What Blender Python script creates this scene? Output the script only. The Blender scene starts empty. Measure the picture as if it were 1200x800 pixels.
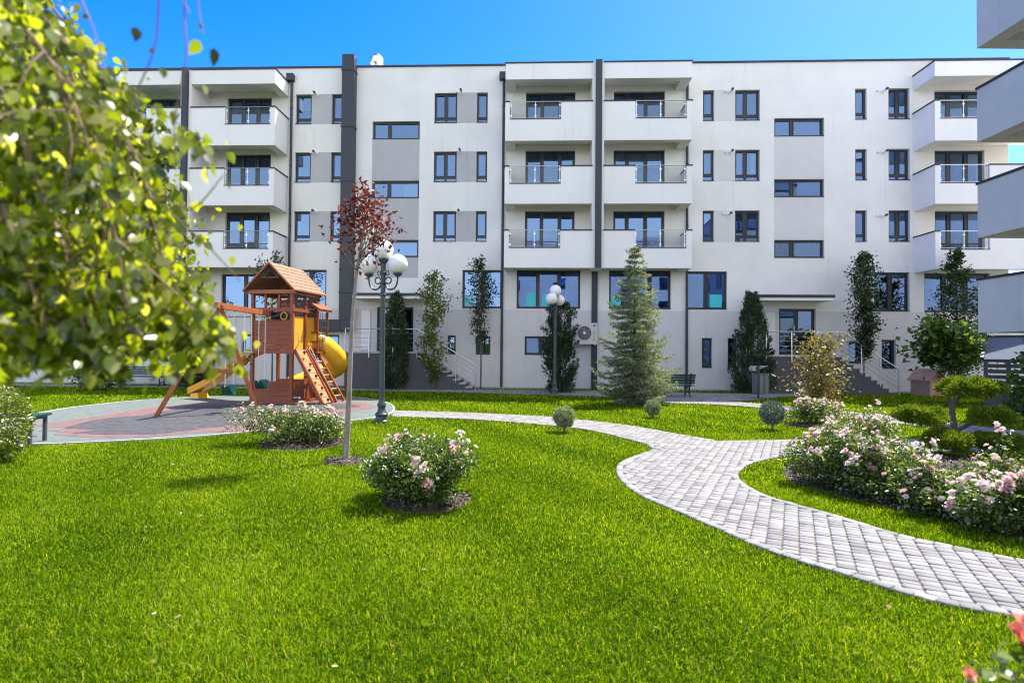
import bpy, math, random
import numpy as np
from mathutils import Matrix, Vector

rng = np.random.default_rng(7)
random.seed(7)
R = math.radians
sc = bpy.context.scene
col = sc.collection

# ------------------------------------------------------------------ camera
FPX, PITCH, ROLL, EYE = 650.0, 0.01615, 0.0085, 1.75
cam_d = bpy.data.cameras.new("camera")
cam = bpy.data.objects.new("camera", cam_d)
col.objects.link(cam)
CM = Matrix.Rotation(math.pi / 2 + PITCH, 3, 'X') @ Matrix.Rotation(ROLL, 3, 'Z')
cam.matrix_world = Matrix.Translation((0, 0, EYE)) @ CM.to_4x4()
cam_d.sensor_width = 36.0
cam_d.lens = FPX / 1200 * 36.0
cam_d.clip_start, cam_d.clip_end = 0.05, 2000
cam_d.dof.use_dof = True
cam_d.dof.focus_distance = 13.0
cam_d.dof.aperture_fstop = 1.9
sc.camera = cam
sc.cycles.filter_width = 1.1

# ------------------------------------------------------------------ sky and sun
SUN_AZ, SUN_EL = 50.0, 60.0        # azimuth from +Y towards +X
w = bpy.data.worlds.new("World")
sc.world = w
w.use_nodes = True
wn, wl = w.node_tree.nodes, w.node_tree.links
wn.clear()
sky = wn.new('ShaderNodeTexSky')
sky.sky_type = 'NISHITA'
sky.sun_disc = False
sky.sun_elevation = R(SUN_EL)
sky.sun_rotation = R(SUN_AZ)
sky.altitude = 300
sky.air_density, sky.dust_density, sky.ozone_density = 1.0, 0.55, 2.6
hsv = wn.new('ShaderNodeHueSaturation')
hsv.inputs['Saturation'].default_value = 1.32
gam = wn.new('ShaderNodeGamma')
gam.inputs['Gamma'].default_value = 1.22
# sky behind the viewer paled and brightened, added to neutralise the facade's fill
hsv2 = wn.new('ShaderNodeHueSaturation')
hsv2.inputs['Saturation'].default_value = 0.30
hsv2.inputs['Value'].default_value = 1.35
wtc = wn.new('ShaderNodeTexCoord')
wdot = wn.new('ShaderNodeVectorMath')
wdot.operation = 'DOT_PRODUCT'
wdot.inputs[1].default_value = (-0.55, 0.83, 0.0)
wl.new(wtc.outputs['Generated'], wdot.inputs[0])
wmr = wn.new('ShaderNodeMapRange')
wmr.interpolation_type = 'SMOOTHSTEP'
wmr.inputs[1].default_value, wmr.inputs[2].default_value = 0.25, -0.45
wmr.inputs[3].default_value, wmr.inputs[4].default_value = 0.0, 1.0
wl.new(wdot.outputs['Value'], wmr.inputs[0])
wmix = wn.new('ShaderNodeMix')
wmix.data_type = 'RGBA'
bg = wn.new('ShaderNodeBackground')
bg.inputs['Strength'].default_value = 0.15
wo = wn.new('ShaderNodeOutputWorld')
wl.new(sky.outputs[0], gam.inputs['Color'])
wtint = wn.new('ShaderNodeMix')
wtint.data_type = 'RGBA'
wtint.blend_type = 'MULTIPLY'
wtint.inputs[0].default_value = 1.0
wtint.inputs[7].default_value = (0.96, 0.80, 1.0, 1)
wl.new(gam.outputs[0], wtint.inputs[6])
wl.new(wtint.outputs[2], hsv.inputs['Color'])
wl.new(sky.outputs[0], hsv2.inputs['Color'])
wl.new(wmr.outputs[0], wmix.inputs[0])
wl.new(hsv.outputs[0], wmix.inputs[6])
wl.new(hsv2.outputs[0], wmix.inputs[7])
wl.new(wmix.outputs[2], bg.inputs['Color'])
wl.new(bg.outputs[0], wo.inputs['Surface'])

sun_d = bpy.data.lights.new("sun", 'SUN')
sun_d.energy = 4.9
sun_d.angle = R(0.5)
sun_d.color = (1.0, 0.94, 0.83)
sun = bpy.data.objects.new("sun", sun_d)
sv = Vector((math.cos(R(SUN_EL)) * math.sin(R(SUN_AZ)), math.cos(R(SUN_EL)) * math.cos(R(SUN_AZ)), math.sin(R(SUN_EL))))
sun.rotation_euler = sv.to_track_quat('Z', 'Y').to_euler()
sun.location = sv * 60
col.objects.link(sun)

sc.view_settings.view_transform = 'Standard'
sc.view_settings.look = 'None'
sc.view_settings.exposure = 1.2
sc.view_settings.gamma = 1.0
sc.view_settings.use_curve_mapping = False

# ------------------------------------------------------------------ helpers
def ray(x, y):
    return CM @ Vector(((x - 600) / FPX, (400 - y) / FPX, -1.0))

def G(x, y, z=0.0):
    d = ray(x, y)
    t = (z - EYE) / d.z
    return (d.x * t, d.y * t)

def at(x, y, Y):
    d = ray(x, y)
    t = Y / d.y
    return (d.x * t, Y, EYE + d.z * t)

def tag(o, label=None, cat=None, group=None, kind=None):
    if label: o["label"] = label
    if cat: o["category"] = cat
    if group: o["group"] = group
    if kind: o["kind"] = kind
    return o

def empty(name, loc=(0, 0, 0), rz=0.0, label=None, cat=None, group=None, parent=None):
    o = bpy.data.objects.new(name, None)
    o.empty_display_size = 0.2
    o.location = loc
    o.rotation_euler = (0, 0, rz)
    if parent: o.parent = parent
    col.objects.link(o)
    return tag(o, label, cat, group)

def copy_tree(o, parent=None):
    kids = list(o.children)
    c = o.copy()
    col.objects.link(c)
    c.parent = parent
    for ch in kids:
        copy_tree(ch, c)
    return c

def unit(v):
    v = np.asarray(v, float)
    n = np.linalg.norm(v, axis=-1, keepdims=True)
    n[n == 0] = 1
    return v / n

class MB:
    def __init__(s):
        s.v, s.f, s.m, s.mi = [], [], [], 0
    def mat(s, i):
        s.mi = i
        return s
    def add(s, verts, faces):
        b = len(s.v)
        s.v += [tuple(map(float, p)) for p in verts]
        for f in faces:
            s.f.append(tuple(b + i for i in f))
            s.m.append(s.mi)
        return s
    def box(s, x0, x1, y0, y1, z0, z1):
        v = [(x0, y0, z0), (x1, y0, z0), (x1, y1, z0), (x0, y1, z0), (x0, y0, z1), (x1, y0, z1), (x1, y1, z1), (x0, y1, z1)]
        return s.add(v, [(3, 2, 1, 0), (4, 5, 6, 7), (0, 1, 5, 4), (1, 2, 6, 5), (2, 3, 7, 6), (3, 0, 4, 7)])
    def hexa(s, bot, top):
        return s.add(list(bot) + list(top), [(3, 2, 1, 0), (4, 5, 6, 7), (0, 1, 5, 4), (1, 2, 6, 5), (2, 3, 7, 6), (3, 0, 4, 7)])
    def beam(s, a, b, wx, wz, up=(0, 0, 1)):
        a, b = Vector(a), Vector(b)
        d = (b - a).normalized()
        upv = Vector(up)
        if abs(d.dot(upv)) > 0.98: upv = Vector((0, 1, 0))
        x = d.cross(upv).normalized()
        z = x.cross(d).normalized()
        q = lambda p: [p - x * wx / 2 - z * wz / 2, p + x * wx / 2 - z * wz / 2, p + x * wx / 2 + z * wz / 2, p - x * wx / 2 + z * wz / 2]
        return s.hexa(q(a), q(b))
    def tube(s, pts, rad, n=8, cap=True):
        pts = [Vector(p) for p in pts]
        if not hasattr(rad, '__len__'): rad = [rad] * len(pts)
        verts, faces = [], []
        prev = None
        for i, p in enumerate(pts):
            t = (pts[min(i + 1, len(pts) - 1)] - pts[max(i - 1, 0)]).normalized()
            if prev is None:
                x = t.orthogonal().normalized()
            else:
                x = (prev - t * prev.dot(t)).normalized()
            prev = x
            y = t.cross(x)
            for k in range(n):
                a = 2 * math.pi * k / n
                verts.append(p + (x * math.cos(a) + y * math.sin(a)) * rad[i])
        for i in range(len(pts) - 1):
            for k in range(n):
                k2 = (k + 1) % n
                faces.append((i * n + k, i * n + k2, (i + 1) * n + k2, (i + 1) * n + k))
        if cap:
            faces.append(tuple(reversed(range(n))))
            faces.append(tuple(range((len(pts) - 1) * n, len(pts) * n)))
        return s.add(verts, faces)
    def lathe(s, prof, c=(0, 0, 0), n=16):
        verts, faces = [], []
        for r_, z in prof:
            for k in range(n):
                a = 2 * math.pi * k / n
                verts.append((c[0] + r_ * math.cos(a), c[1] + r_ * math.sin(a), c[2] + z))
        for i in range(len(prof) - 1):
            for k in range(n):
                k2 = (k + 1) % n
                faces.append((i * n + k, i * n + k2, (i + 1) * n + k2, (i + 1) * n + k))
        faces.append(tuple(reversed(range(n))))
        faces.append(tuple(range((len(prof) - 1) * n, len(prof) * n)))
        return s.add(verts, faces)
    def sphere(s, c, r_, n=16, m=10, sz=1.0):
        prof = [(max(1e-4, r_ * math.sin(math.pi * i / m)), -r_ * sz * math.cos(math.pi * i / m)) for i in range(m + 1)]
        return s.lathe(prof, c, n)
    def prism(s, poly, z0, z1):
        n = len(poly)
        v = [(p[0], p[1], z0) for p in poly] + [(p[0], p[1], z1) for p in poly]
        f = [tuple(reversed(range(n))), tuple(range(n, 2 * n))]
        f += [(i, (i + 1) % n, n + (i + 1) % n, n + i) for i in range(n)]
        return s.add(v, f)
    def build(s, name, mats, parent=None, smooth=False, bevel=0.0, kind=None, loc=None):
        me = bpy.data.meshes.new(name)
        me.from_pydata(s.v, [], s.f)
        if not isinstance(mats, (list, tuple)): mats = [mats]
        for m in mats: me.materials.append(m)
        me.polygons.foreach_set('material_index', s.m)
        if smooth: me.polygons.foreach_set('use_smooth', [True] * len(s.f))
        me.update()
        o = bpy.data.objects.new(name, me)
        col.objects.link(o)
        if parent: o.parent = parent
        if loc is not None: o.location = loc
        if bevel:
            b = o.modifiers.new('bevel', 'BEVEL')
            b.width = bevel
            b.segments = 2
            b.limit_method = 'ANGLE'
        if smooth:
            try:
                me.set_sharp_from_angle(angle=R(40))
            except Exception:
                pass
        if kind: o['kind'] = kind
        return o

def np_obj(name, V, Fc, mat, parent=None, rnd=None, smooth=False, kind=None):
    me = bpy.data.meshes.new(name)
    V = np.asarray(V, np.float32)
    Fc = np.asarray(Fc, np.int32)
    nf, k = Fc.shape
    me.vertices.add(len(V))
    me.vertices.foreach_set('co', V.ravel())
    me.loops.add(nf * k)
    me.loops.foreach_set('vertex_index', Fc.ravel())
    me.polygons.add(nf)
    me.polygons.foreach_set('loop_start', np.arange(0, nf * k, k, dtype=np.int32))
    me.polygons.foreach_set('loop_total', np.full(nf, k, np.int32))
    if smooth: me.polygons.foreach_set('use_smooth', np.ones(nf, bool))
    me.materials.append(mat)
    if rnd is not None:
        a = me.attributes.new('rnd', 'FLOAT', 'FACE')
        a.data.foreach_set('value', np.asarray(rnd, np.float32))
    me.update(calc_edges=True)
    o = bpy.data.objects.new(name, me)
    col.objects.link(o)
    if parent: o.parent = parent
    if kind: o['kind'] = kind
    return o

def inpoly(P, poly):
    x, y = P[:, 0], P[:, 1]
    inside = np.zeros(len(P), bool)
    n = len(poly)
    for i in range(n):
        x0, y0 = poly[i]
        x1, y1 = poly[(i + 1) % n]
        c = ((y0 > y) != (y1 > y)) & (x < (x1 - x0) * (y - y0) / ((y1 - y0) if y1 != y0 else 1e-9) + x0)
        inside ^= c
    return inside

def polydist(P, poly, closed=True):
    d = np.full(len(P), 1e9)
    n = len(poly)
    for i in range(n if closed else n - 1):
        a = np.array(poly[i]); b = np.array(poly[(i + 1) % n])
        ab = b - a
        L = ab @ ab
        if L < 1e-12: continue
        t = np.clip(((P - a) @ ab) / L, 0, 1)
        d = np.minimum(d, np.linalg.norm(P - (a + t[:, None] * ab), axis=1))
    return d

def smooth_line(pts, k=5, closed=False):
    P = [np.array(p, float) for p in pts]
    n = len(P)
    out = []
    for i in range(n if closed else n - 1):
        p0 = P[(i - 1) % n] if (closed or i > 0) else P[0]
        p1, p2 = P[i], P[(i + 1) % n]
        p3 = P[(i + 2) % n] if (closed or i + 2 < n) else P[-1]
        for j in range(k):
            t = j / k
            out.append(tuple(0.5 * ((2 * p1) + (-p0 + p2) * t + (2 * p0 - 5 * p1 + 4 * p2 - p3) * t * t + (-p0 + 3 * p1 - 3 * p2 + p3) * t ** 3)))
    if not closed: out.append(tuple(P[-1]))
    return out

# ------------------------------------------------------------------ materials
def new_mat(name):
    m = bpy.data.materials.new(name)
    m.use_nodes = True
    m.node_tree.nodes.clear()
    return m, m.node_tree.nodes, m.node_tree.links

def pmat(name, c, rough=0.6, metal=0.0, spec=0.5, var=0.0, vscale=3.0, bump=0.0, bscale=60.0, c2=None, coord='Object', stretch=None, detail=6):
    m, N, L = new_mat(name)
    o = N.new('ShaderNodeOutputMaterial')
    b = N.new('ShaderNodeBsdfPrincipled')
    b.inputs['Roughness'].default_value = rough
    b.inputs['Metallic'].default_value = metal
    b.inputs['Specular IOR Level'].default_value = spec
    L.new(b.outputs[0], o.inputs['Surface'])
    tc = N.new('ShaderNodeTexCoord')
    vec = tc.outputs[coord]
    if stretch:
        mp = N.new('ShaderNodeMapping')
        mp.inputs['Scale'].default_value = stretch
        L.new(vec, mp.inputs[0])
        vec = mp.outputs[0]
    if var or c2:
        n = N.new('ShaderNodeTexNoise')
        n.inputs['Scale'].default_value = vscale
        n.inputs['Detail'].default_value = detail
        n.inputs['Roughness'].default_value = 0.65
        L.new(vec, n.inputs['Vector'])
        r_ = N.new('ShaderNodeValToRGB')
        r_.color_ramp.elements[0].position = 0.3
        r_.color_ramp.elements[1].position = 0.7
        ca = c if c2 is None else c
        cb = tuple(min(1, x * (1 + var)) for x in c) if c2 is None else c2
        if c2 is None: ca = tuple(x * (1 - var) for x in c)
        r_.color_ramp.elements[0].color = (*ca, 1)
        r_.color_ramp.elements[1].color = (*cb, 1)
        L.new(n.outputs['Fac'], r_.inputs[0])
        L.new(r_.outputs[0], b.inputs['Base Color'])
    else:
        b.inputs['Base Color'].default_value = (*c, 1)
    if bump:
        n2 = N.new('ShaderNodeTexNoise')
        n2.inputs['Scale'].default_value = bscale
        n2.inputs['Detail'].default_value = 4
        L.new(vec, n2.inputs['Vector'])
        bp = N.new('ShaderNodeBump')
        bp.inputs['Strength'].default_value = bump
        bp.inputs['Distance'].default_value = 0.01
        L.new(n2.outputs['Fac'], bp.inputs['Height'])
        L.new(bp.outputs[0], b.inputs['Normal'])
    return m

def leaf_mat(name, cols, trans=0.45, gloss=0.08, rough=0.35, tcol=None):
    """cols: list of (position, colour) over the per-leaf random value"""
    m, N, L = new_mat(name)
    o = N.new('ShaderNodeOutputMaterial')
    a = N.new('ShaderNodeAttribute')
    a.attribute_name = 'rnd'
    r_ = N.new('ShaderNodeValToRGB')
    els = r_.color_ramp.elements
    while len(els) < len(cols): els.new(0.5)
    for e, (p, c) in zip(els, cols):
        e.position = p
        e.color = (*c, 1)
    L.new(a.outputs['Fac'], r_.inputs[0])
    d = N.new('ShaderNodeBsdfDiffuse')
    t = N.new('ShaderNodeBsdfTranslucent')
    g = N.new('ShaderNodeBsdfGlossy')
    g.inputs['Roughness'].default_value = rough
    g.inputs['Color'].default_value = (0.9, 0.95, 0.9, 1)
    L.new(r_.outputs[0], d.inputs['Color'])
    mc = N.new('ShaderNodeMix')
    mc.data_type = 'RGBA'
    mc.blend_type = 'MULTIPLY'
    mc.inputs[0].default_value = 1.0
    mc.inputs[7].default_value = (*(tcol or (1.35, 1.35, 0.6)), 1)
    L.new(r_.outputs[0], mc.inputs[6])
    L.new(mc.outputs[2], t.inputs['Color'])
    m1 = N.new('ShaderNodeMixShader')
    m1.inputs[0].default_value = trans
    L.new(d.outputs[0], m1.inputs[1])
    L.new(t.outputs[0], m1.inputs[2])
    m2 = N.new('ShaderNodeMixShader')
    m2.inputs[0].default_value = gloss
    L.new(m1.outputs[0], m2.inputs[1])
    L.new(g.outputs[0], m2.inputs[2])
    L.new(m2.outputs[0], o.inputs['Surface'])
    return m

def glass_mat(name, refl=0.22, tint=(0.012, 0.014, 0.018), gcol=(0.40, 0.62, 1.0)):
    m, N, L = new_mat(name)
    o = N.new('ShaderNodeOutputMaterial')
    d = N.new('ShaderNodeBsdfTransparent')
    d.inputs['Color'].default_value = (0.62, 0.66, 0.68, 1)
    g = N.new('ShaderNodeBsdfGlossy')
    g.inputs['Roughness'].default_value = 0.004
    g.inputs['Color'].default_value = (*gcol, 1)
    tc = N.new('ShaderNodeTexCoord')
    n = N.new('ShaderNodeTexNoise')
    n.inputs['Scale'].default_value = 1.1
    n.inputs['Detail'].default_value = 1
    bp = N.new('ShaderNodeBump')
    bp.inputs['Strength'].default_value = 0.05
    bp.inputs['Distance'].default_value = 0.05
    L.new(tc.outputs['Object'], n.inputs['Vector'])
    L.new(n.outputs['Fac'], bp.inputs['Height'])
    L.new(bp.outputs[0], g.inputs['Normal'])
    mx = N.new('ShaderNodeMixShader')
    mx.inputs[0].default_value = refl
    L.new(d.outputs[0], mx.inputs[1])
    L.new(g.outputs[0], mx.inputs[2])
    L.new(mx.outputs[0], o.inputs['Surface'])
    return m

def clear_mat(name, tint=(0.9, 0.95, 0.95), refl=0.15):
    m, N, L = new_mat(name)
    o = N.new('ShaderNodeOutputMaterial')
    t = N.new('ShaderNodeBsdfTransparent')
    t.inputs['Color'].default_value = (*tint, 1)
    g = N.new('ShaderNodeBsdfGlossy')
    g.inputs['Roughness'].default_value = 0.02
    mx = N.new('ShaderNodeMixShader')
    mx.inputs[0].default_value = refl
    L.new(t.outputs[0], mx.inputs[1])
    L.new(g.outputs[0], mx.inputs[2])
    L.new(mx.outputs[0], o.inputs['Surface'])
    return m

def stone_mat(name):
    m, N, L = new_mat(name)
    o = N.new('ShaderNodeOutputMaterial')
    b = N.new('ShaderNodeBsdfPrincipled')
    b.inputs['Roughness'].default_value = 0.85
    a = N.new('ShaderNodeAttribute'); a.attribute_name = 'rnd'
    r_ = N.new('ShaderNodeValToRGB')
    r_.color_ramp.elements[0].color = (0.165, 0.161, 0.152, 1)
    r_.color_ramp.elements[1].color = (0.33, 0.32, 0.30, 1)
    L.new(a.outputs['Fac'], r_.inputs[0])
    tc = N.new('ShaderNodeTexCoord')
    n = N.new('ShaderNodeTexNoise')
    n.inputs['Scale'].default_value = 9.0
    n.inputs['Detail'].default_value = 10
    n.inputs['Roughness'].default_value = 0.75
    L.new(tc.outputs['Object'], n.inputs['Vector'])
    mr = N.new('ShaderNodeMapRange')
    mr.inputs[1].default_value = 0.3; mr.inputs[2].default_value = 0.7
    mr.inputs[3].default_value = 0.72; mr.inputs[4].default_value = 1.12
    L.new(n.outputs['Fac'], mr.inputs[0])
    mx = N.new('ShaderNodeMix'); mx.data_type = 'RGBA'; mx.blend_type = 'MULTIPLY'
    mx.inputs[0].default_value = 1.0
    L.new(r_.outputs[0], mx.inputs[6])
    L.new(mr.outputs[0], mx.inputs[7])
    L.new(mx.outputs[2], b.inputs['Base Color'])
    n2 = N.new('ShaderNodeTexNoise'); n2.inputs['Scale'].default_value = 140
    L.new(tc.outputs['Object'], n2.inputs['Vector'])
    bp = N.new('ShaderNodeBump'); bp.inputs['Strength'].default_value = 0.35; bp.inputs['Distance'].default_value = 0.004
    L.new(n2.outputs['Fac'], bp.inputs['Height'])
    L.new(bp.outputs[0], b.inputs['Normal'])
    L.new(b.outputs[0], o.inputs['Surface'])
    return m

def stucco(name, c, var=0.06, streak=0.15):
    m = pmat(name, c, 0.9, var=var, vscale=0.7, bump=0.28, bscale=45)
    N, L = m.node_tree.nodes, m.node_tree.links
    b = N['Principled BSDF']
    src = b.inputs['Base Color'].links[0].from_socket
    tc = next(n for n in N if n.type == 'TEX_COORD')
    mp = N.new('ShaderNodeMapping')
    mp.inputs['Scale'].default_value = (2.6, 2.6, 0.16)
    n = N.new('ShaderNodeTexNoise')
    n.inputs['Scale'].default_value = 1.0
    n.inputs['Detail'].default_value = 8
    n.inputs['Roughness'].default_value = 0.7
    L.new(tc.outputs['Object'], mp.inputs[0])
    L.new(mp.outputs[0], n.inputs['Vector'])
    mr = N.new('ShaderNodeMapRange')
    mr.inputs[1].default_value, mr.inputs[2].default_value = 0.56, 0.78
    mr.inputs[3].default_value, mr.inputs[4].default_value = 1.0, 1.0 - streak
    L.new(n.outputs['Fac'], mr.inputs[0])
    mx = N.new('ShaderNodeMix'); mx.data_type = 'RGBA'; mx.blend_type = 'MULTIPLY'
    mx.inputs[0].default_value = 1.0
    L.new(src, mx.inputs[6]); L.new(mr.outputs[0], mx.inputs[7])
    L.new(mx.outputs[2], b.inputs['Base Color'])
    return m

M = {}
M['stucco'] = stucco('white_stucco', (0.765, 0.75, 0.715))
M['stucco_front'] = stucco('white_parapet_stucco', (0.82, 0.80, 0.765), 0.04, 0.12)
M['loggia'] = pmat('cream_loggia_stucco', (0.80, 0.765, 0.68), 0.9, var=0.03, vscale=1.0, bump=0.2, bscale=45)
M['stucco_grey'] = stucco('grey_stucco', (0.45, 0.445, 0.445))
M['stucco_low'] = stucco('pale_grey_stucco', (0.63, 0.61, 0.60), 0.06, 0.12)
M['wing_grey'] = stucco('wing_stucco', (0.58, 0.565, 0.49), 0.08, 0.18)
M['dark_stucco'] = pmat('dark_grey_stucco', (0.085, 0.085, 0.09), 0.9, var=0.2, vscale=12, bump=0.5, bscale=60)
M['room_dark'] = pmat('room_shade_sheet', (0.045, 0.043, 0.04), 0.9, var=0.3, vscale=1.5)  # flat dark sheet behind the panes; unlit interior put into its colour
M['curtain'] = pmat('pale_curtain', (0.62, 0.59, 0.54), 0.9, var=0.05, vscale=4)
M['anthracite'] = pmat('anthracite_metal', (0.022, 0.027, 0.038), 0.45)
M['anthra_frame'] = pmat('anthracite_frame', (0.02, 0.022, 0.026), 0.4)
M['coping'] = pmat('dark_coping', (0.015, 0.018, 0.028), 0.45)
M['steel'] = pmat('brushed_steel', (0.62, 0.63, 0.64), 0.28, metal=1.0)
M['glass'] = glass_mat('window_glass')
M['rail_glass'] = clear_mat('railing_glass', (0.84, 0.86, 0.86), 0.02)
M['cyan_surface'] = pmat('cyan_surface', (0.05, 0.55, 0.62), 0.15)
M['white_paint'] = pmat('white_paint', (0.78, 0.78, 0.77), 0.5)
M['concrete'] = pmat('concrete', (0.42, 0.42, 0.41), 0.9, var=0.12, vscale=5, bump=0.3)
M['roof_gravel'] = pmat('roof_gravel', (0.25, 0.25, 0.25), 0.95, var=0.2, vscale=20)
M['stone'] = stone_mat('grey_paver')
M['joint'] = pmat('joint_sand', (0.085, 0.08, 0.074), 0.95, var=0.3, vscale=30)
M['soil'] = pmat('lawn_soil', (0.030, 0.052, 0.002), 1.0, spec=0.03, var=0.35, vscale=2.5, bump=0.6, bscale=50)
M['mulch'] = pmat('bark_mulch', (0.035, 0.027, 0.02), 0.95, c2=(0.10, 0.078, 0.06), vscale=38, bump=1.0, bscale=50)
M['chip'] = leaf_mat('bark_chip', [(0, (0.05, 0.035, 0.025)), (0.6, (0.10, 0.075, 0.055)), (1, (0.24, 0.20, 0.16))], 0.0, 0.02)
M['rubber_green'] = pmat('rubber_green', (0.075, 0.098, 0.086), 0.95, c2=(0.155, 0.18, 0.165), vscale=7, bump=0.4, bscale=150, detail=14)
M['rubber_red'] = pmat('rubber_red', (0.115, 0.062, 0.058), 0.95, c2=(0.205, 0.12, 0.114), vscale=7, bump=0.4, bscale=150, detail=14)
M['rubber_dark'] = pmat('rubber_dark', (0.028, 0.029, 0.031), 0.95, c2=(0.085, 0.085, 0.09), vscale=7, bump=0.4, bscale=150, detail=14)
M['cedar'] = pmat('cedar_wood', (0.31, 0.075, 0.018), 0.5, c2=(0.20, 0.042, 0.010), vscale=5, stretch=(1.0, 1.0, 6.0), bump=0.15, bscale=40)
M['cedar_light'] = pmat('cedar_beam', (0.38, 0.12, 0.034), 0.5, c2=(0.26, 0.07, 0.020), vscale=4, bump=0.15, bscale=40)
M['pale_wood'] = pmat('pale_board', (0.50, 0.25, 0.11), 0.55, c2=(0.40, 0.17, 0.065), vscale=5, bump=0.12)
M['slide_yellow'] = pmat('yellow_plastic', (0.78, 0.43, 0.02), 0.3, var=0.04, vscale=2)
M['slide_orange'] = pmat('orange_plastic', (0.72, 0.29, 0.015), 0.32, var=0.04, vscale=2)
M['panel_yellow'] = pmat('yellow_panel', (0.80, 0.36, 0.025), 0.4)
M['green_plastic'] = pmat('green_plastic', (0.008, 0.075, 0.055), 0.35)
M['teal_plastic'] = pmat('teal_plastic', (0.02, 0.25, 0.22), 0.35)
M['dark_plastic'] = pmat('dark_plastic', (0.015, 0.016, 0.018), 0.4)
M['black_iron'] = pmat('black_iron', (0.012, 0.012, 0.013), 0.45)
M['chain'] = pmat('coated_chain', (0.55, 0.55, 0.56), 0.4, metal=0.6)
M['lamp_green'] = pmat('lamp_post_paint', (0.042, 0.062, 0.062), 0.42, var=0.1, vscale=8)
M['globe'] = pmat('opal_globe', (0.84, 0.83, 0.79), 0.35)
M['globe'].node_tree.nodes['Principled BSDF'].inputs['Subsurface Weight'].default_value = 0.35
M['globe'].node_tree.nodes['Principled BSDF'].inputs['Subsurface Radius'].default_value = (0.3, 0.3, 0.28)
M['bench_green'] = pmat('bench_green_paint', (0.012, 0.055, 0.05), 0.4, var=0.15, vscale=14)
M['bin_steel'] = pmat('galvanised_sheet', (0.20, 0.215, 0.215), 0.45, metal=0.6, var=0.08, vscale=5)
M['bin_post'] = pmat('bin_post', (0.05, 0.055, 0.06), 0.5)
M['ac_white'] = pmat('ac_casing', (0.62, 0.60, 0.56), 0.5, var=0.03)
M['ac_dark'] = pmat('ac_grille', (0.05, 0.045, 0.04), 0.5)
M['sign_yellow'] = pmat('sign_yellow', (0.80, 0.53, 0.02), 0.4)
M['blue_logo'] = pmat('blue_logo', (0.03, 0.30, 0.55), 0.4)
M['bark'] = pmat('bark', (0.17, 0.135, 0.105), 0.9, c2=(0.07, 0.055, 0.042), vscale=14, stretch=(1, 1, 0.25), bump=0.8, bscale=30)
M['bark_pale'] = pmat('pale_bark', (0.36, 0.32, 0.27), 0.85, c2=(0.16, 0.13, 0.10), vscale=16, stretch=(1, 1, 0.35), bump=0.5, bscale=40)
M['twig'] = pmat('twig', (0.20, 0.13, 0.085), 0.8, var=0.25, vscale=20)
M['stem'] = pmat('rose_stem', (0.07, 0.085, 0.03), 0.7, var=0.3, vscale=20)
M['play_house'] = pmat('worn_plywood', (0.46, 0.30, 0.22), 0.8, c2=(0.36, 0.20, 0.13), vscale=4)
M['orange_paint'] = pmat('orange_paint', (0.55, 0.13, 0.04), 0.6)
M['poly_sheet'] = pmat('polycarbonate_sheet', (0.10, 0.12, 0.155), 0.9, spec=0.05, var=0.04, vscale=2)

M['grass'] = leaf_mat('grass_blade', [(0, (0.016, 0.060, 0.001)), (0.42, (0.128, 0.258, 0.001)), (0.85, (0.31, 0.45, 0.006)), (1, (0.50, 0.50, 0.10))], 0.55, 0.005, 0.45, (1.5, 1.35, 0.2))
M['birch_leaf'] = leaf_mat('birch_leaf', [(0, (0.035, 0.058, 0.006)), (0.35, (0.13, 0.175, 0.011)), (0.8, (0.26, 0.30, 0.026)), (1, (0.52, 0.48, 0.26))], 0.70, 0.035, 0.3, (2.0, 1.95, 0.4))  # cream end of the ramp paints glints onto some leaves
M['rose_leaf'] = leaf_mat('rose_leaf', [(0, (0.025, 0.06, 0.010)), (0.6, (0.085, 0.15, 0.018)), (1, (0.26, 0.30, 0.09))], 0.45, 0.06, 0.33, (1.6, 1.5, 0.5))
M['petal'] = leaf_mat('rose_petal', [(0, (0.82, 0.60, 0.57)), (0.45, (0.85, 0.73, 0.67)), (1, (0.86, 0.81, 0.74))], 0.35, 0.03, 0.5, (1.1, 1.0, 1.0))
M['petal_pink'] = leaf_mat('pink_rose_petal', [(0, (0.78, 0.42, 0.45)), (1, (0.85, 0.63, 0.61))], 0.35, 0.03, 0.5, (1.1, 1.0, 1.0))
M['petal_coral'] = leaf_mat('coral_rose_petal', [(0, (0.72, 0.20, 0.13)), (1, (0.84, 0.40, 0.29))], 0.35, 0.03, 0.5, (1.1, 1.0, 1.0))
M['red_leaf'] = leaf_mat('maroon_leaf', [(0, (0.055, 0.012, 0.012)), (0.6, (0.16, 0.032, 0.025)), (1, (0.30, 0.09, 0.05))], 0.3, 0.05, 0.4, (1.5, 0.9, 0.8))
M['yellow_leaf'] = leaf_mat('yellow_green_leaf', [(0, (0.07, 0.12, 0.015)), (0.6, (0.17, 0.22, 0.02)), (1, (0.30, 0.32, 0.05))], 0.5, 0.08)
M['dark_leaf'] = leaf_mat('dark_green_leaf', [(0, (0.018, 0.035, 0.014)), (0.6, (0.045, 0.075, 0.022)), (1, (0.09, 0.13, 0.035))], 0.35, 0.04, 0.4)
M['green_leaf'] = leaf_mat('mid_green_leaf', [(0, (0.02, 0.05, 0.012)), (0.6, (0.06, 0.12, 0.016)), (1, (0.22, 0.34, 0.03))], 0.5, 0.04, 0.4)
M['mixed_leaf'] = leaf_mat('orange_green_leaf', [(0, (0.06, 0.08, 0.015)), (0.45, (0.16, 0.17, 0.03)), (0.75, (0.30, 0.22, 0.05)), (1, (0.42, 0.17, 0.07))], 0.4, 0.06)
M['spruce'] = leaf_mat('spruce_needle', [(0, (0.05, 0.075, 0.04)), (0.5, (0.18, 0.225, 0.13)), (1, (0.42, 0.45, 0.26))], 0.42, 0.03, 0.4, (1.4, 1.4, 0.8))
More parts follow.
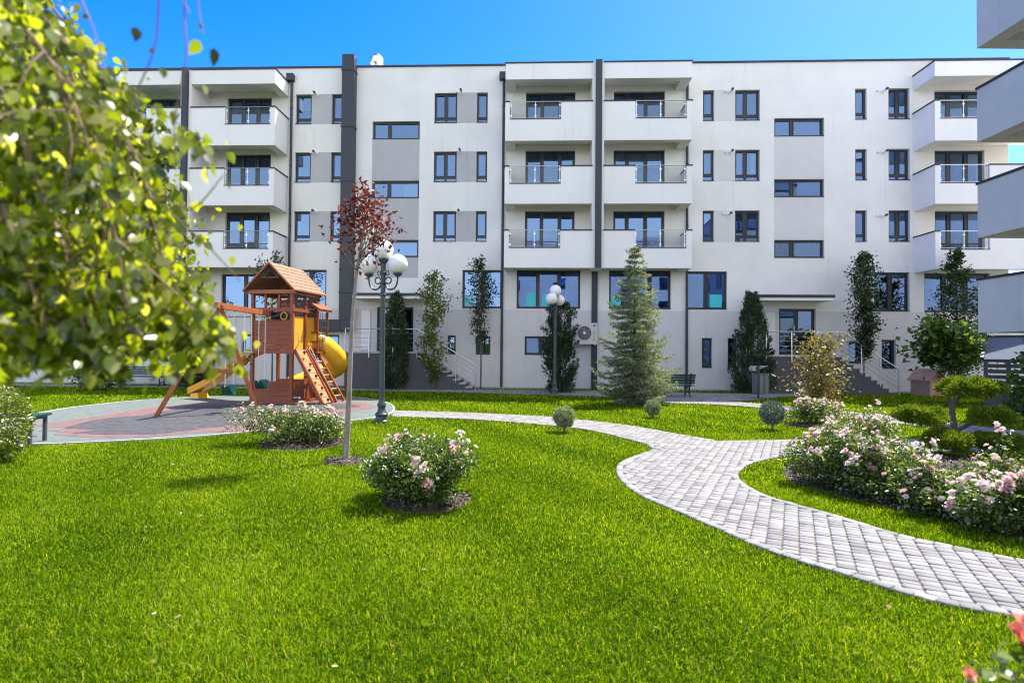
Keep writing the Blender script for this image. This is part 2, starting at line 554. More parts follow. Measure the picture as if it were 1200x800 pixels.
M['conifer'] = leaf_mat('cypress_spray', [(0, (0.012, 0.03, 0.012)), (0.6, (0.034, 0.065, 0.025)), (1, (0.08, 0.125, 0.045))], 0.2, 0.05)
M['juniper'] = leaf_mat('juniper_spray', [(0, (0.05, 0.09, 0.010)), (0.55, (0.17, 0.25, 0.016)), (1, (0.29, 0.34, 0.03))], 0.25, 0.02)
M['blue_spruce'] = leaf_mat('blue_spruce_needle', [(0, (0.03, 0.05, 0.045)), (0.6, (0.09, 0.13, 0.12)), (1, (0.19, 0.24, 0.21))], 0.2, 0.05)
M['litter'] = leaf_mat('fallen_leaf', [(0, (0.25, 0.12, 0.05)), (0.6, (0.42, 0.26, 0.13)), (1, (0.60, 0.50, 0.33))], 0.3, 0.04)

# ------------------------------------------------------------------ ground, paths, playground surface
bm = MB()
bm.add([(-300, -300, 0), (300, -300, 0), (300, 600, 0), (-300, 600, 0)], [(0, 1, 2, 3)])
bm.build('ground', M['soil'], kind='structure')

def gp(pts, k=5):
    return smooth_line([G(*p) for p in pts], k)

pA_left = [(1330, 760), (1200, 728), (1100, 710), (1000, 680), (900, 648), (840, 622), (790, 600), (755, 585), (735, 572), (724, 560), (722, 550), (727, 543), (740, 537), (757, 531)]
pA_low = [(764, 527), (756, 521.5), (740, 517), (700, 507), (660, 501), (600, 495.5), (540, 491.5), (480, 489.5), (458, 488.5)]
pA_up = [(461, 482), (500, 483), (560, 485), (640, 489), (690, 494), (740, 500), (790, 509), (838, 517)]
pA_br = [(846, 517.6), (880, 517.5), (930, 516.5), (1000, 515.5), (1080, 516), (1160, 519)]
pA_br2 = [(1160, 530), (1100, 530), (1000, 532), (940, 534.5), (905, 538.5), (880, 545), (868, 553), (866, 560), (875, 570), (900, 583), (940, 595), (1000, 612), (1060, 630), (1130, 645), (1200, 659), (1330, 684)]
edgesA = [gp(pA_left), gp(pA_low), gp(pA_up), gp(pA_br), gp(pA_br2)]
polyA = sum(edgesA, [])
pB_up = [(848, 470.5), (870, 472.3), (900, 475), (1000, 484), (1060, 490), (1130, 499), (1260, 513), (1400, 530)]
pB_low = [(1400, 541), (1260, 523), (1200, 515), (1130, 507.5), (1060, 498), (1000, 491), (925, 481.5), (850, 475.5), (784, 473)]
edgesB = [gp(pB_up, 4), gp(pB_low, 4)]
polyB = sum(edgesB, [])
pC_up = [(-160, 448.2), (100, 451.3), (300, 453.6), (500, 456), (600, 457.2), (700, 458.6), (800, 460.5), (870, 461.5), (960, 461.2)]
pC_low = [(965, 463.5), (915, 465.5), (880, 469.5), (848, 470.3), (784, 472.6), (740, 467.5), (700, 464.8), (600, 462), (500, 459.3), (300, 456), (100, 453.5), (-160, 450)]
edgesC = [gp(pC_up, 3), gp(pC_low, 3)]
polyC = sum(edgesC, [])

def paver_path(name, poly, edges, ang, sw=0.135, sl=0.09, zoff=0.0, gap=0.009):
    """stone setts laid in straight columns inside the outline, with an edging course"""
    P = np.array(poly)
    ca, sa = math.cos(ang), math.sin(ang)
    ax, ay = np.array([ca, sa]), np.array([-sa, ca])
    U, Vv = P @ ax, P @ ay
    nu = np.arange(U.min(), U.max(), sw)
    rects = []
    for i, u in enumerate(nu):
        v = Vv.min() + rng.uniform(0, sl)
        vs = []
        while v < Vv.max():
            l = sl * rng.choice([0.85, 1.0, 1.0, 1.2])
            vs.append((v, l))
            v += l
        for v, l in vs:
            rects.append((u + sw / 2, v + l / 2, sw, l))
    Rr = np.array(rects)
    C = Rr[:, :1] * ax + Rr[:, 1:2] * ay
    ok = inpoly(C, poly)
    Rr, C = Rr[ok], C[ok]
    dist = np.full(len(C), 9.0)
    for e in edges: dist = np.minimum(dist, polydist(C, e, False))
    ok = dist > 0.075
    Rr, C = Rr[ok], C[ok]
    ex = [np.stack([C, np.tile(ax, (len(C), 1)), np.tile(ay, (len(C), 1))], 1)]
    sz = [Rr[:, 2:4]]
    zz = [np.full(len(C), 0.0)]
    for e in edges:                                    # edging stones along the outline, inside it
        E_ = np.array(e)
        seg = np.linalg.norm(np.diff(E_, axis=0), axis=1)
        s_ = np.concatenate([[0], np.cumsum(seg)])
        n = max(2, int(s_[-1] / 0.135))
        t = (np.arange(n) + 0.5) * s_[-1] / n
        px, py = np.interp(t, s_, E_[:, 0]), np.interp(t, s_, E_[:, 1])
        dx = np.interp(t + 0.03, s_, E_[:, 0]) - np.interp(t - 0.03, s_, E_[:, 0])
        dy = np.interp(t + 0.03, s_, E_[:, 1]) - np.interp(t - 0.03, s_, E_[:, 1])
        d = unit(np.stack([dx, dy], 1))
        nrm = np.stack([-d[:, 1], d[:, 0]], 1)
        c0 = np.stack([px, py], 1)
        side = np.where(inpoly(c0 + nrm * 0.08, poly), 1.0, -1.0)[:, None]
        ex.append(np.stack([c0 + nrm * side * 0.05, d, nrm], 1))
        sz.append(np.tile([s_[-1] / n, 0.105], (n, 1)))
        zz.append(np.full(n, 0.002))
    E_ = np.concatenate(ex); S = np.concatenate(sz); Z = np.concatenate(zz)
    n = len(E_)
    hx, hy = S[:, 0] / 2 - gap / 2, S[:, 1] / 2 - gap * .85
    bv = 0.008
    top = 0.032 + zoff + Z + rng.uniform(-0.0025, 0.0025, n)
    V = np.zeros((n, 12, 3))
    sg = [(-1, -1), (1, -1), (1, 1), (-1, 1)]
    jit = rng.uniform(-0.0025, 0.0025, (n, 4, 2))
    tilt = rng.uniform(-0.0015, 0.0015, (n, 4))
    for k, (a, b) in enumerate(sg):
        for lev, (sh, z) in enumerate([(0, np.zeros(n) + 0.001 + zoff), (0, top - bv), (bv, top)]):
            x = a * (hx - sh) + jit[:, k, 0]
            y = b * (hy - sh) + jit[:, k, 1]
            p = E_[:, 0] + E_[:, 1] * x[:, None] + E_[:, 2] * y[:, None]
            V[:, lev * 4 + k, :2] = p
            V[:, lev * 4 + k, 2] = z + (tilt[:, k] if lev else 0)
    f1 = [(8, 9, 10, 11)]
    for lev in (0, 1):
        for k in range(4):
            k2 = (k + 1) % 4
            f1.append((lev * 4 + k, lev * 4 + k2, lev * 4 + 4 + k2, lev * 4 + 4 + k))
    F_ = (np.array(f1)[None] + (np.arange(n) * 12)[:, None, None]).reshape(-1, 4)
    rn = np.repeat(np.clip(rng.normal(0.5, 0.24, n) + np.where(Z > 0, 0.03, 0), 0, 1), 9)
    base = MB()
    base.prism(poly, 0.002, 0.018 + zoff)
    b = base.build(name, M['joint'], kind='structure')
    s = np_obj('paving_stones', V.reshape(-1, 3), F_, M['stone'], b, rn)
    return b

paver_path('path', polyA, edgesA, R(-27))
paver_path('path', polyB, edgesB, R(-14), zoff=0.004)
paver_path('walkway', polyC, edgesC, R(-2), sw=0.2, zoff=-0.004)

pg = smooth_line([G(*p) for p in [(38, 522), (100, 520), (180, 516), (240, 512), (320, 504), (410, 494), (440, 490), (457, 485.5), (461.5, 479), (453, 472.5), (427, 467.5), (387, 465.3), (310, 464.5), (240, 465.5), (190, 468), (140, 472), (80, 479), (40, 486), (5, 493), (-25, 502), (-35, 513), (0, 521)]], 4, True)
red = [G(*p) for p in [(30, 500), (70, 496), (120, 488), (175, 479), (230, 473), (300, 470.5), (380, 470), (430, 473), (440, 478), (400, 487), (330, 497), (300, 507), (240, 508.5), (205, 510.5), (170, 514), (120, 515), (62, 511.5), (80, 508), (46, 506.5), (86, 503)]]
drk = [G(*p) for p in [(76, 503), (100, 496), (128, 491), (165, 488.5), (200, 482), (225, 476.5), (260, 475), (340, 474), (410, 474), (424, 477.5), (390, 482), (330, 487), (285, 491), (300, 498), (240, 503), (215, 507), (180, 511), (130, 511), (84, 509.5), (112, 505.5)]]
b = MB()
b.mat(0).prism(pg, 0.002, 0.030)
b.mat(1).prism(red, 0.0305, 0.034)
b.mat(2).prism(drk, 0.0345, 0.038)
b.build('playground_surface', [M['rubber_green'], M['rubber_red'], M['rubber_dark']], kind='structure')
b = MB()
pc = [p for p in pg]
inner = []
for i in range(len(pc)):
    a_, c_ = np.array(pc[i]), np.array(pc[(i + 1) % len(pc)])
    b.beam((*a_, 0.02), (*c_, 0.02), 0.05, 0.04)
b.build('kerb', M['concrete'], kind='structure')

beds = []
def bed(name, px, ctr=None):
    poly = smooth_line([G(*p) for p in px], 4, True) if ctr is None else [(ctr[0] + ctr[2] * math.cos(t) * (1 + 0.07 * math.sin(3 * t)), ctr[1] + ctr[2] * math.sin(t) * (1 + 0.06 * math.cos(2 * t))) for t in np.linspace(0, 2 * math.pi, 22)[:-1]]
    b = MB()
    n = len(poly)
    c = np.mean(poly, axis=0)
    V = [(c[0], c[1], 0.05)] + [(*(c + (np.array(p) - c) * 0.7), 0.045) for p in poly] + [(*p, 0.004) for p in poly]
    Fs = [(0, 1 + i, 1 + (i + 1) % n) for i in range(n)] + [(1 + i, 1 + n + i, 1 + n + (i + 1) % n, 1 + (i + 1) % n) for i in range(n)]
    b.add(V, Fs)
    o = b.build(name, M['mulch'], kind='structure')
    A = np.array(poly)
    lo, hi = A.min(0), A.max(0)
    cnt = int((hi - lo).prod() * 700)
    P = rng.uniform(lo, hi, (cnt, 2))
    P = P[inpoly(P, poly)]
    V, Fc, rn = leaf_geo(np.c_[P, rng.uniform(0.03, 0.065, len(P))], rng.normal(0, 1, (len(P), 3)) * [1, 1, 0.25], rng.normal(0, 0.4, (len(P), 3)) + [0, 0, 1], 0.05, 0.022)
    np_obj('bark_chips', V, Fc, M['chip'], o, rn, kind='stuff')
    beds.append(poly)
    return o

# ------------------------------------------------------------------ foliage geometry
def leaf_geo(P, D, Nn, L, W, fold=0.25, droop=0.15, lvar=0.3, rnd=None):
    """two folded triangles per leaf"""
    P = np.asarray(P, float)
    n = len(P)
    D = unit(np.asarray(D, float))
    S = np.cross(D, unit(np.asarray(Nn, float)))
    S = unit(S)
    Nv = np.cross(S, D)
    s = rng.uniform(1 - lvar, 1 + lvar, (n, 1))
    l, w_ = L * s, W * s
    base = P
    tip = P + D * l - Nv * l * droop
    mid = P + D * l * 0.45
    a = mid + S * w_ / 2 + Nv * w_ * fold
    c = mid - S * w_ / 2 + Nv * w_ * fold
    V = np.stack([base, a, tip, c], 1).reshape(-1, 3)
    k = np.arange(n)[:, None] * 4
    F_ = np.concatenate([k + [0, 1, 2], k + [0, 2, 3]], 1).reshape(-1, 3)
    r_ = rng.uniform(0, 1, n) if rnd is None else rnd
    return V, F_, np.repeat(np.clip(r_, 0, 1), 2)

def leaf_geo8(P, D, Nn, L, W, lvar=0.3, rnd=None):
    """rounded leaf with eight triangles, pointed tip, cupped along the midrib"""
    P = np.asarray(P, float)
    n = len(P)
    D = unit(D)
    S = unit(np.cross(D, unit(Nn)))
    Nv = np.cross(S, D)
    s = rng.uniform(1 - lvar, 1 + lvar, (n, 1))
    cup = rng.uniform(0.02, 0.22, (n, 1))
    dr = rng.uniform(-0.02, 0.22, (n, 1))
    def pt(t, wd):
        return P + D * L * s * t + S * W * s * wd + Nv * L * s * (abs(wd) * cup * 0.8 - dr * t * t)
    pts = [pt(0, 0), pt(0.36, 0), pt(0.68, 0), pt(1.0, 0), pt(0.22, 0.46), pt(0.55, 0.42), pt(0.22, -0.46), pt(0.55, -0.42)]
    V = np.stack(pts, 1).reshape(-1, 3)
    f = np.array([(0, 1, 4), (0, 6, 1), (1, 2, 5), (1, 5, 4), (1, 7, 2), (1, 6, 7), (2, 3, 5), (2, 7, 3)])
    F_ = (f[None] + (np.arange(n) * 8)[:, None, None]).reshape(-1, 3)
    r_ = rng.uniform(0, 1, n) if rnd is None else rnd
    return V, F_, np.repeat(np.clip(r_, 0, 1), 8)

def merge(parts):
    V, F_, Rn, o = [], [], [], 0
    for v, f, r_ in parts:
        V.append(v); F_.append(f + o); Rn.append(r_)
        o += len(v)
    return np.concatenate(V), np.concatenate(F_), np.concatenate(Rn)


# ================================================================== APARTMENT BUILDING
YAW = 0.0406
D0 = 25.3
bld = empty('apartment_building', (0, D0, 0), -YAW, 'long white five storey apartment block with grey inset panels and stacked balconies behind the garden', 'building')
ROOF = 14.83
UL, UR = -36.0, 21.9
holes, wins = [], []
ROWS = [(12.2, 13.6), (9.47, 10.88), (6.72, 8.13)]

def window(parent, u0, u1, z0, z1, cols=(1.0,), trans=None, y0=0.0, inset=0.13, sill=True, fw=0.055, cyan_rect=None, open_=None, name='window', tilt=0.5, colour='anthra_frame', glass='glass', curtain=0.0):
    """frame mesh with panes (and sill) as sub-parts; y0 is the wall face the window is set into"""
    f = MB()
    y = y0 + inset
    f.box(u0 + .002, u0 + fw, y, y + .07, z0 + .002, z1 - .002).box(u1 - fw, u1 - .002, y, y + .07, z0 + .002, z1 - .002)
    f.box(u0 + fw, u1 - fw, y, y + .07, z1 - fw, z1 - .002).box(u0 + fw, u1 - fw, y, y + .07, z0 + .002, z0 + fw)
    xs = [u0 + fw]
    tot = sum(cols)
    acc = 0
    for c in cols[:-1]:
        acc += c
        xs.append(u0 + (u1 - u0) * acc / tot)
    xs.append(u1 - fw)
    zs = [z0 + fw]
    if trans: zs.append(z0 + (z1 - z0) * trans)
    zs.append(z1 - fw)
    for x in xs[1:-1]:
        f.box(x - .05, x + .05, y + .004, y + .066, z0 + fw, z1 - fw)
    p = MB()
    for i in range(len(xs) - 1):
        a = xs[i] + (.05 if i else 0)
        b_ = xs[i + 1] - (.05 if i + 1 < len(xs) - 1 else 0)
        if trans:
            f.box(a, b_, y + .006, y + .064, zs[1] - .045, zs[1] + .045)
        for j in range(len(zs) - 1):
            c = zs[j] + (.045 if j else 0)
            d = zs[j + 1] - (.045 if j + 1 < len(zs) - 1 else 0)
            sash = .035 if (j == len(zs) - 2) else .012
            if sash > .02:
                ys = y - .012
                f.box(a, a + sash, ys, y + .05, c, d).box(b_ - sash, b_, ys, y + .05, c, d)
                f.box(a + sash, b_ - sash, ys, y + .05, d - sash, d).box(a + sash, b_ - sash, ys, y + .05, c, c + sash)
            tx, tz = math.tan(R(random.gauss(0, tilt))), math.tan(R(random.gauss(0, tilt)))
            w_, h_ = (b_ - a) / 2, (d - c) / 2
            yc = y + .035
            P_ = [(a, yc - tx * w_ - tz * h_, c), (b_, yc + tx * w_ - tz * h_, c), (b_, yc + tx * w_ + tz * h_, d), (a, yc - tx * w_ + tz * h_, d)]
            p.hexa([P_[0], P_[1], (P_[1][0], P_[1][1] + .006, c), (a, P_[0][1] + .006, c)], [P_[3], P_[2], (b_, P_[2][1] + .006, d), (a, P_[3][1] + .006, d)])
    o = f.build(name, M[colour], parent)
    p.build('pane', M[glass], o)
    if cyan_rect:
        q = MB()
        for i, (fa, fb, ha, hb) in enumerate(cyan_rect):
            a, b_ = u0 + (u1 - u0) * fa, u0 + (u1 - u0) * fb
            c, d = z0 + (z1 - z0) * ha, z0 + (z1 - z0) * hb
            q.box(a, b_, y + .012, y + .02, c, d)
        q.build('cyan_panel', M['cyan_surface'], o)  # cyan rectangles set just in front of the lower panes
    if curtain and random.random() < curtain:
        k = random.choice(['left', 'right', 'both', 'blind'])
        q = MB()
        def drape(a, b_):
            n = max(6, int((b_ - a) / .05))
            V, F_ = [], []
            for i in range(n + 1):
                x = a + (b_ - a) * i / n
                yy = y + .085 + (.012 if i % 2 else 0)
                V += [(x, yy, z0 + .03), (x, yy, z1 - .03), (x, yy + .006, z1 - .03), (x, yy + .006, z0 + .03)]
            for i in range(n):
                for c in range(4): F_.append((i * 4 + c, (i + 1) * 4 + c, (i + 1) * 4 + (c + 1) % 4, i * 4 + (c + 1) % 4))
            q.add(V, F_)
        wd = u1 - u0
        if k in ('left', 'both'): drape(u0 + .03, u0 + wd * random.uniform(.2, .34))
        if k in ('right', 'both'): drape(u1 - wd * random.uniform(.2, .34), u1 - .03)
        if k == 'blind': q.box(u0 + .03, u1 - .03, y + .085, y + .092, z0 + (z1 - z0) * random.uniform(.35, .75), z1 - .03)
        q.build('curtain', M['curtain'], o)
    if sill:
        s = MB()
        s.box(u0 + .002, u1 - .002, y0 - .035, y - .002, z0 + .004, z0 + .03)
        s.build('sill', M['coping'], o)
    return o

def hole(u0, u1, z0, z1, depth=0.2):
    holes.append((u0, u1, z0, z1))

# list of windows in the main wall: u0,u1,z0,z1, columns, transom
wl_ = []
for (z0, z1) in ROWS:
    wl_ += [(-10.2, -9.44, z0, z1, (1,), .17), (-8.49, -7.99, z0, z1, (1,), .17),
            (-3.68, -2.62, z0, z1, (1, 1), .17), (-1.71, -1.21, z0, z1, (1,), .17),
            (8.57, 9.07, z0, z1, (1,), .2), (10.01, 11.1, z0, z1, (.8, 1), .17),
            (15.3, 15.8, z0, z1, (1,), .2), (16.75, 17.67, z0, z1, (1, 1), .17),
            (-20.9, -20.1, z0, z1, (1,), .17), (-19.6, -19.1, z0, z1, (1,), .17), (-25.6, -24.5, z0, z1, (1, 1), .17), (-28.5, -28.0, z0, z1, (1,), .17), (-33, -31.9, z0, z1, (1, 1), .17)]
for (z0, z1) in [(11.47, 12.3), (8.73, 9.54), (6.0, 6.8)]:
    wl_ += [(-6.56, -4.35, z0, z1, (.55, 1), None), (11.74, 13.94, z0, z1, (.6, 1), None)]
wl_ += [(-2.3, -.48, 3.67, 5.42, (1, 1), None), (.19, 3.09, 3.67, 5.42, (1, 1, 1), None), (4.39, 7.16, 3.67, 5.42, (1, 1, 1), None),
        (7.84, 9.66, 3.67, 5.38, (1, 1), None), (16.1, 17.65, 3.62, 5.36, (1, 1), None), (18.28, 21.09, 3.6, 5.33, (1, 1, 1), None),
        (-10.19, -8.63, 3.65, 5.41, (1, 1), None), (-13.6, -11.4, 3.2, 5.2, (1, 1), None), (-18.3, -16.2, 3.2, 5.2, (1, 1), None), (-21.6, -19.4, 3.65, 5.4, (1, 1), None), (-26, -24, 3.65, 5.4, (1, 1), None), (-31, -29, 3.65, 5.4, (1, 1), None)]
cyan_rect = {0.19: [(.15, .30, .06, .42), (.40, .58, .06, .38)], 4.39: [(.03, .2, .06, .36)], 7.84: [(.60, .90, .06, .40)], -2.3: [(.05, .3, .06, .3)]}
wl_ += [(-2.96, -2.58, 1.55, 2.41, (1,), None), (-1.66, -.99, 1.55, 2.38, (1,), None), (.58, 2.76, 1.56, 2.4, (1, 1, 1), None),
        (8.55, 9.01, 1.04, 2.38, (1,), None), (9.7, 10.12, 1.05, 2.39, (1,), None), (15.0, 15.6, 1.3, 2.3, (1,), None), (16.43, 17.05, 1.08, 2.36, (1,), None), (-8.57, -8.0, 1.4, 2.4, (1,), None), (-12.6, -12.0, 1.4, 2.4, (1,), None)]
for q in wl_: hole(*q[:4])
# balcony doors
doors = []
for zt, zf in [(13.58, 11.35), (10.9, 8.62), (8.12, 5.85)]:
    doors += [(.55, 2.81, zf, zt, (1.1, 1.2, 1)), (4.56, 6.86, zf, zt, (.9, 1.2, 1.2))]
for zt, zf in [(13.47, 11.2), (10.8, 8.5), (8.1, 5.8)]:
    doors += [(-13.46, -11.34, zf, zt, (1, 1, 1)), (18.74, 20.88, zf, zt, (1, 1.1, 1)), (-17.8, -15.7, zf, zt, (1, 1, 1))]
for q in doors: hole(*q[:4])
ents = [(11.96, 13.57, 1.66, 3.72), (-6.24, -4.55, 1.66, 3.7)]
for q in ents: hole(*q)

# front wall: a sheet with real openings and reveals
us = sorted(set([UL, UR] + [h[0] for h in holes] + [h[1] for h in holes]))
zs = sorted(set([-0.2, ROOF] + [h[2] for h in holes] + [h[3] for h in holes]))
wb = MB()
idx = {}
def vid(i, j):
    if (i, j) not in idx:
        idx[(i, j)] = len(wb.v)
        wb.v.append((us[i], 0.0, zs[j]))
    return idx[(i, j)]
for i in range(len(us) - 1):
    uc = (us[i] + us[i + 1]) / 2
    for j in range(len(zs) - 1):
        zc = (zs[j] + zs[j + 1]) / 2
        if any(h[0] < uc < h[1] and h[2] < zc < h[3] for h in holes): continue
        wb.f.append((vid(i, j), vid(i + 1, j), vid(i + 1, j + 1), vid(i, j + 1)))
        wb.m.append(0)
for (u0, u1, z0, z1) in holes:
    d = 0.26
    wb.add([(u0, 0, z0), (u1, 0, z0), (u1, 0, z1), (u0, 0, z1), (u0, d, z0), (u1, d, z0), (u1, d, z1), (u0, d, z1)],
           [(0, 4, 5, 1), (1, 5, 6, 2), (2, 6, 7, 3), (3, 7, 4, 0)])
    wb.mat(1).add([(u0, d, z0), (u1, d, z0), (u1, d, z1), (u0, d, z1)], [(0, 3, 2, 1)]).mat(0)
wb.box(UL, UR, .28, 12.0, -.2, ROOF - .02)
wb.box(UL, UR, .001, .279, ROOF - .02, ROOF - .001)
wb.box(UR - .02, UR, .001, .279, -.2, ROOF - .021)
wall = wb.build('wall', [M['stucco'], M['room_dark']], bld)
# ground storey carries on past the right hand corner
rb = MB()
rb.box(UR + .002, 27.0, .02, 10, -.2, 5.3)
rb.build('side_wing_wall', M['stucco'], bld)
for q in [(22.6, 23.6, 1.3, 3.4)]:
    window(bld, *q, cols=(1, 1), y0=-.07, inset=.05)

for q in wl_:
    (u0, u1, z0, z1, cols, tr) = q
    window(bld, u0, u1, z0, z1, cols, tr, cyan_rect=cyan_rect.get(u0) if z0 > 3.5 and z0 < 4 else None, curtain=.3 if z0 > 3 else .1)
for q in doors:
    window(bld, q[0], q[1], q[2], q[3], q[4], .12, sill=False, name='balcony_door', fw=.07, curtain=.35)
for q in ents:
    o = window(bld, q[0], q[1], q[2], q[3], (1, 1), None, sill=False, name='entrance_door', fw=.07)
    hb = MB()
    xm = (q[0] + q[1]) / 2
    hb.tube([(xm - .12, .10, q[2] + .8), (xm - .12, .06, q[2] + .82), (xm - .12, .06, q[2] + 1.3), (xm - .12, .10, q[2] + 1.32)], .016, 8)
    hb.build('handle', M['steel'], o, smooth=True)

# grey inset panels (render of another colour, a few mm proud)
def panel(u0, u1, z0, z1, m='stucco_grey', y=-.004, name='wall_panel'):
    b = MB()
    b.box(u0, u1, y, .02, z0, z1)
    return b.build(name, M[m], bld)
for (z0, z1) in ROWS:
    panel(-9.438, -8.492, z0, z1)
    panel(-2.618, -1.712, z0, z1)
    panel(9.072, 10.008, z0, z1, 'stucco_low')
    panel(-20.098, -19.602, z0, z1)
for a, b_ in [(9.545, 11.465), (6.805, 8.725)]:
    panel(-6.56, -4.35, a, b_)
    panel(11.74, 13.94, a, b_, 'stucco_low')
panel(-6.56, -4.35, 5.05, 5.995)
# lower storey in a slightly darker render, split round the openings
low = MB()
cuts = sorted([h for h in holes if h[2] < 3.0], key=lambda h: h[0])
x = UL
for h in cuts:
    if h[0] > x: low.box(x, h[0] - .002, -.006, .02, .0, 3.6)
    low.box(h[0] - .002, h[1] + .002, -.006, .02, 0, h[2] - .004)
    if h[3] < 3.59: low.box(h[0] - .002, h[1] + .002, -.006, .02, h[3] + .004, 3.6)
    x = h[1] + .002
low.box(x, UR, -.006, .02, 0, 3.6)
low.build('lower_wall', M['stucco_low'], bld)
pl = MB(); pl.box(UL, UR, -.03, .0, -.1, .09); pl.build('plinth', M['concrete'], bld)

# roof: slab, parapet coping
b = MB()
b.box(UL - .05, UR + .05, -.06, .3, ROOF, ROOF + .07).box(UR - .25, UR + .05, .3, 12.05, ROOF, ROOF + .07)
b.build('roof_coping', M['coping'], bld)

def railing(parent, u0, u1, z0, z1, y):
    r_ = MB()
    r_.tube([(u0, y, z1), (u1, y, z1)], .021, 8)
    r_.tube([(u0 + .02, y, z0 + .05), (u1 - .02, y, z0 + .05)], .014, 8)
    for x in (u0 + .03, (u0 + u1) / 2, u1 - .03):
        r_.tube([(x, y, z0 - .02), (x, y, z1)], .019, 8)
        for zz in (z0 + .14, z1 - .16):
            r_.box(x - .045, x + .045, y - .016, y + .016, zz - .025, zz + .025)
    o = r_.build('railing', M['steel'], parent, smooth=True)
    g = MB()
    xm = (u0 + u1) / 2
    g.box(u0 + .06, xm - .03, y - .005, y + .005, z0 + .09, z1 - .07).box(xm + .03, u1 - .06, y - .005, y + .005, z0 + .09, z1 - .07)
    g.build('glass_panel', M['rail_glass'], o)
    return o

def balcony(u0, u1, zb, zr, yf, n0, n1, side_l, side_r, top_of=0.0, end_open=False):
    """parapet box, slab, beams; the notch n0..n1 carries a glass railing"""
    t = .16
    zn = zr - .76
    b = MB()
    b.box(u0, u1, yf, yf + t, zb, zn)
    if n0 - u0 > .02: b.box(u0, n0, yf, yf + t, zn, zr)
    if u1 - n1 > .02: b.box(n1, u1, yf, yf + t, zn, zr)
    b.box(u0, u1, yf + t, yf + .30, zb, zb + .50)               # downstand
    if side_l:
        b.box(u0, u0 + t, yf + t, -.002, zn, zr)
        b.box(u0, u0 + .42, yf + .30, -.002, zb, zb + .5)
        b.box(u0, u0 + t, yf + .16, -.002, zb + .5, zn)
    if side_r:
        b.box(u1 - t, u1, yf + t, -.002, zn, zr)
        b.box(u1 - .42, u1, yf + .30, -.002, zb, zb + .5)
        b.box(u1 - t, u1, yf + .16, -.002, zb + .5, zn)
    o = b.build('balcony_parapet', M['stucco_front'], bld)
    s = MB()
    s.box(u0 + (.42 if side_l else 0), u1 - (.42 if side_r else 0), yf + .30, -.002, zb + .28, zb + .52)
    s.build('balcony_slab', M['loggia'], o)
    c = MB()
    def cop(x0, x1, y0_, y1_): c.box(x0, x1, y0_, y1_, zr + .001, zr + .05)
    if n0 - u0 > .02: cop(u0 - .03, n0, yf - .03, yf + t + .03)
    if u1 - n1 > .02: cop(n1, u1 + .03, yf - .03, yf + t + .03)
    c.box(n0 + .002, n1 - .002, yf - .02, yf + t + .02, zn + .001, zn + .025)
    if side_l: cop(u0 - .03, u0 + t + .03, yf + t + .031, -.003)
    if side_r: cop(u1 - t - .03, u1 + .03, yf + t + .031, -.003)
    c.build('coping', M['coping'], o)
    railing(o, n0 + .02, n1 - .02, zn + .03, zr + .04, yf + .07)
    return o

def roof_box(u0, u1, zb, zt, yf, side_l, side_r):
    b = MB()
    b.box(u0, u1, yf, yf + .30, zb, zt)
    if side_l: b.box(u0, u0 + .42, yf + .3, -.002, zb, zt)
    if side_r: b.box(u1 - .42, u1, yf + .3, -.002, zb, zt)
    b.box(u0 + (.42 if side_l else 0), u1 - (.42 if side_r else 0), yf + .3, -.002, zb + .25, zt)
    o = b.build('balcony_roof', M['stucco_front'], bld)
    c = MB()
    c.box(u0 - .03, u1 + .03, yf - .03, -.003, zt + .001, zt + .06)
    c.build('coping', M['coping'], o)
    return o

def lining(u0, u1, z0, z1):
    """cream render on the wall behind a balcony, split round its door"""
    b = MB()
    ds = [q for q in doors if q[0] > u0 - .1 and q[1] < u1 + .1 and q[2] > z0 - .5 and q[3] < z1 + .8]
    for q in ds:
        b.box(u0, q[0] - .002, -.012, .02, z0, z1).box(q[1] + .002, u1, -.012, .02, z0, z1)
        b.box(q[0] - .002, q[1] + .002, -.012, .02, q[3] + .003, z1)
    if b.v: b.build('loggia_wall', M['loggia'], bld)

# centre stack
CB = [(10.9, 12.6), (8.14, 9.77), (5.35, 6.97)]
yf = -1.2
for k, (zb, zr) in enumerate(CB):
    balcony(-.33, 3.46, zb, zr, yf, -.13, 2.11, True, False)
    balcony(3.98, 7.75, zb, zr, yf, 5.32, 7.52, False, True)
    zt = 13.6 if k == 0 else CB[k - 1][0]
    lining(-.33, 3.46, zb + .53, zt + .24)
    lining(3.98, 7.75, zb + .53, zt + .24)
roof_box(-.33, 3.46, 13.6, 14.3, yf, True, False)
roof_box(3.98, 7.75, 13.6, 14.3, yf, False, True)
b = MB(); b.box(3.462, 3.978, yf, -.001, 5.35, 14.3); b.build('dividing_wall', M['stucco_front'], bld)
b = MB(); b.box(3.6, 3.87, yf - .14, yf - .001, 5.36, 14.38).box(3.6, 3.86, -.09, -.007, 0, 5.34); b.build('drain_casing', M['anthracite'], bld)

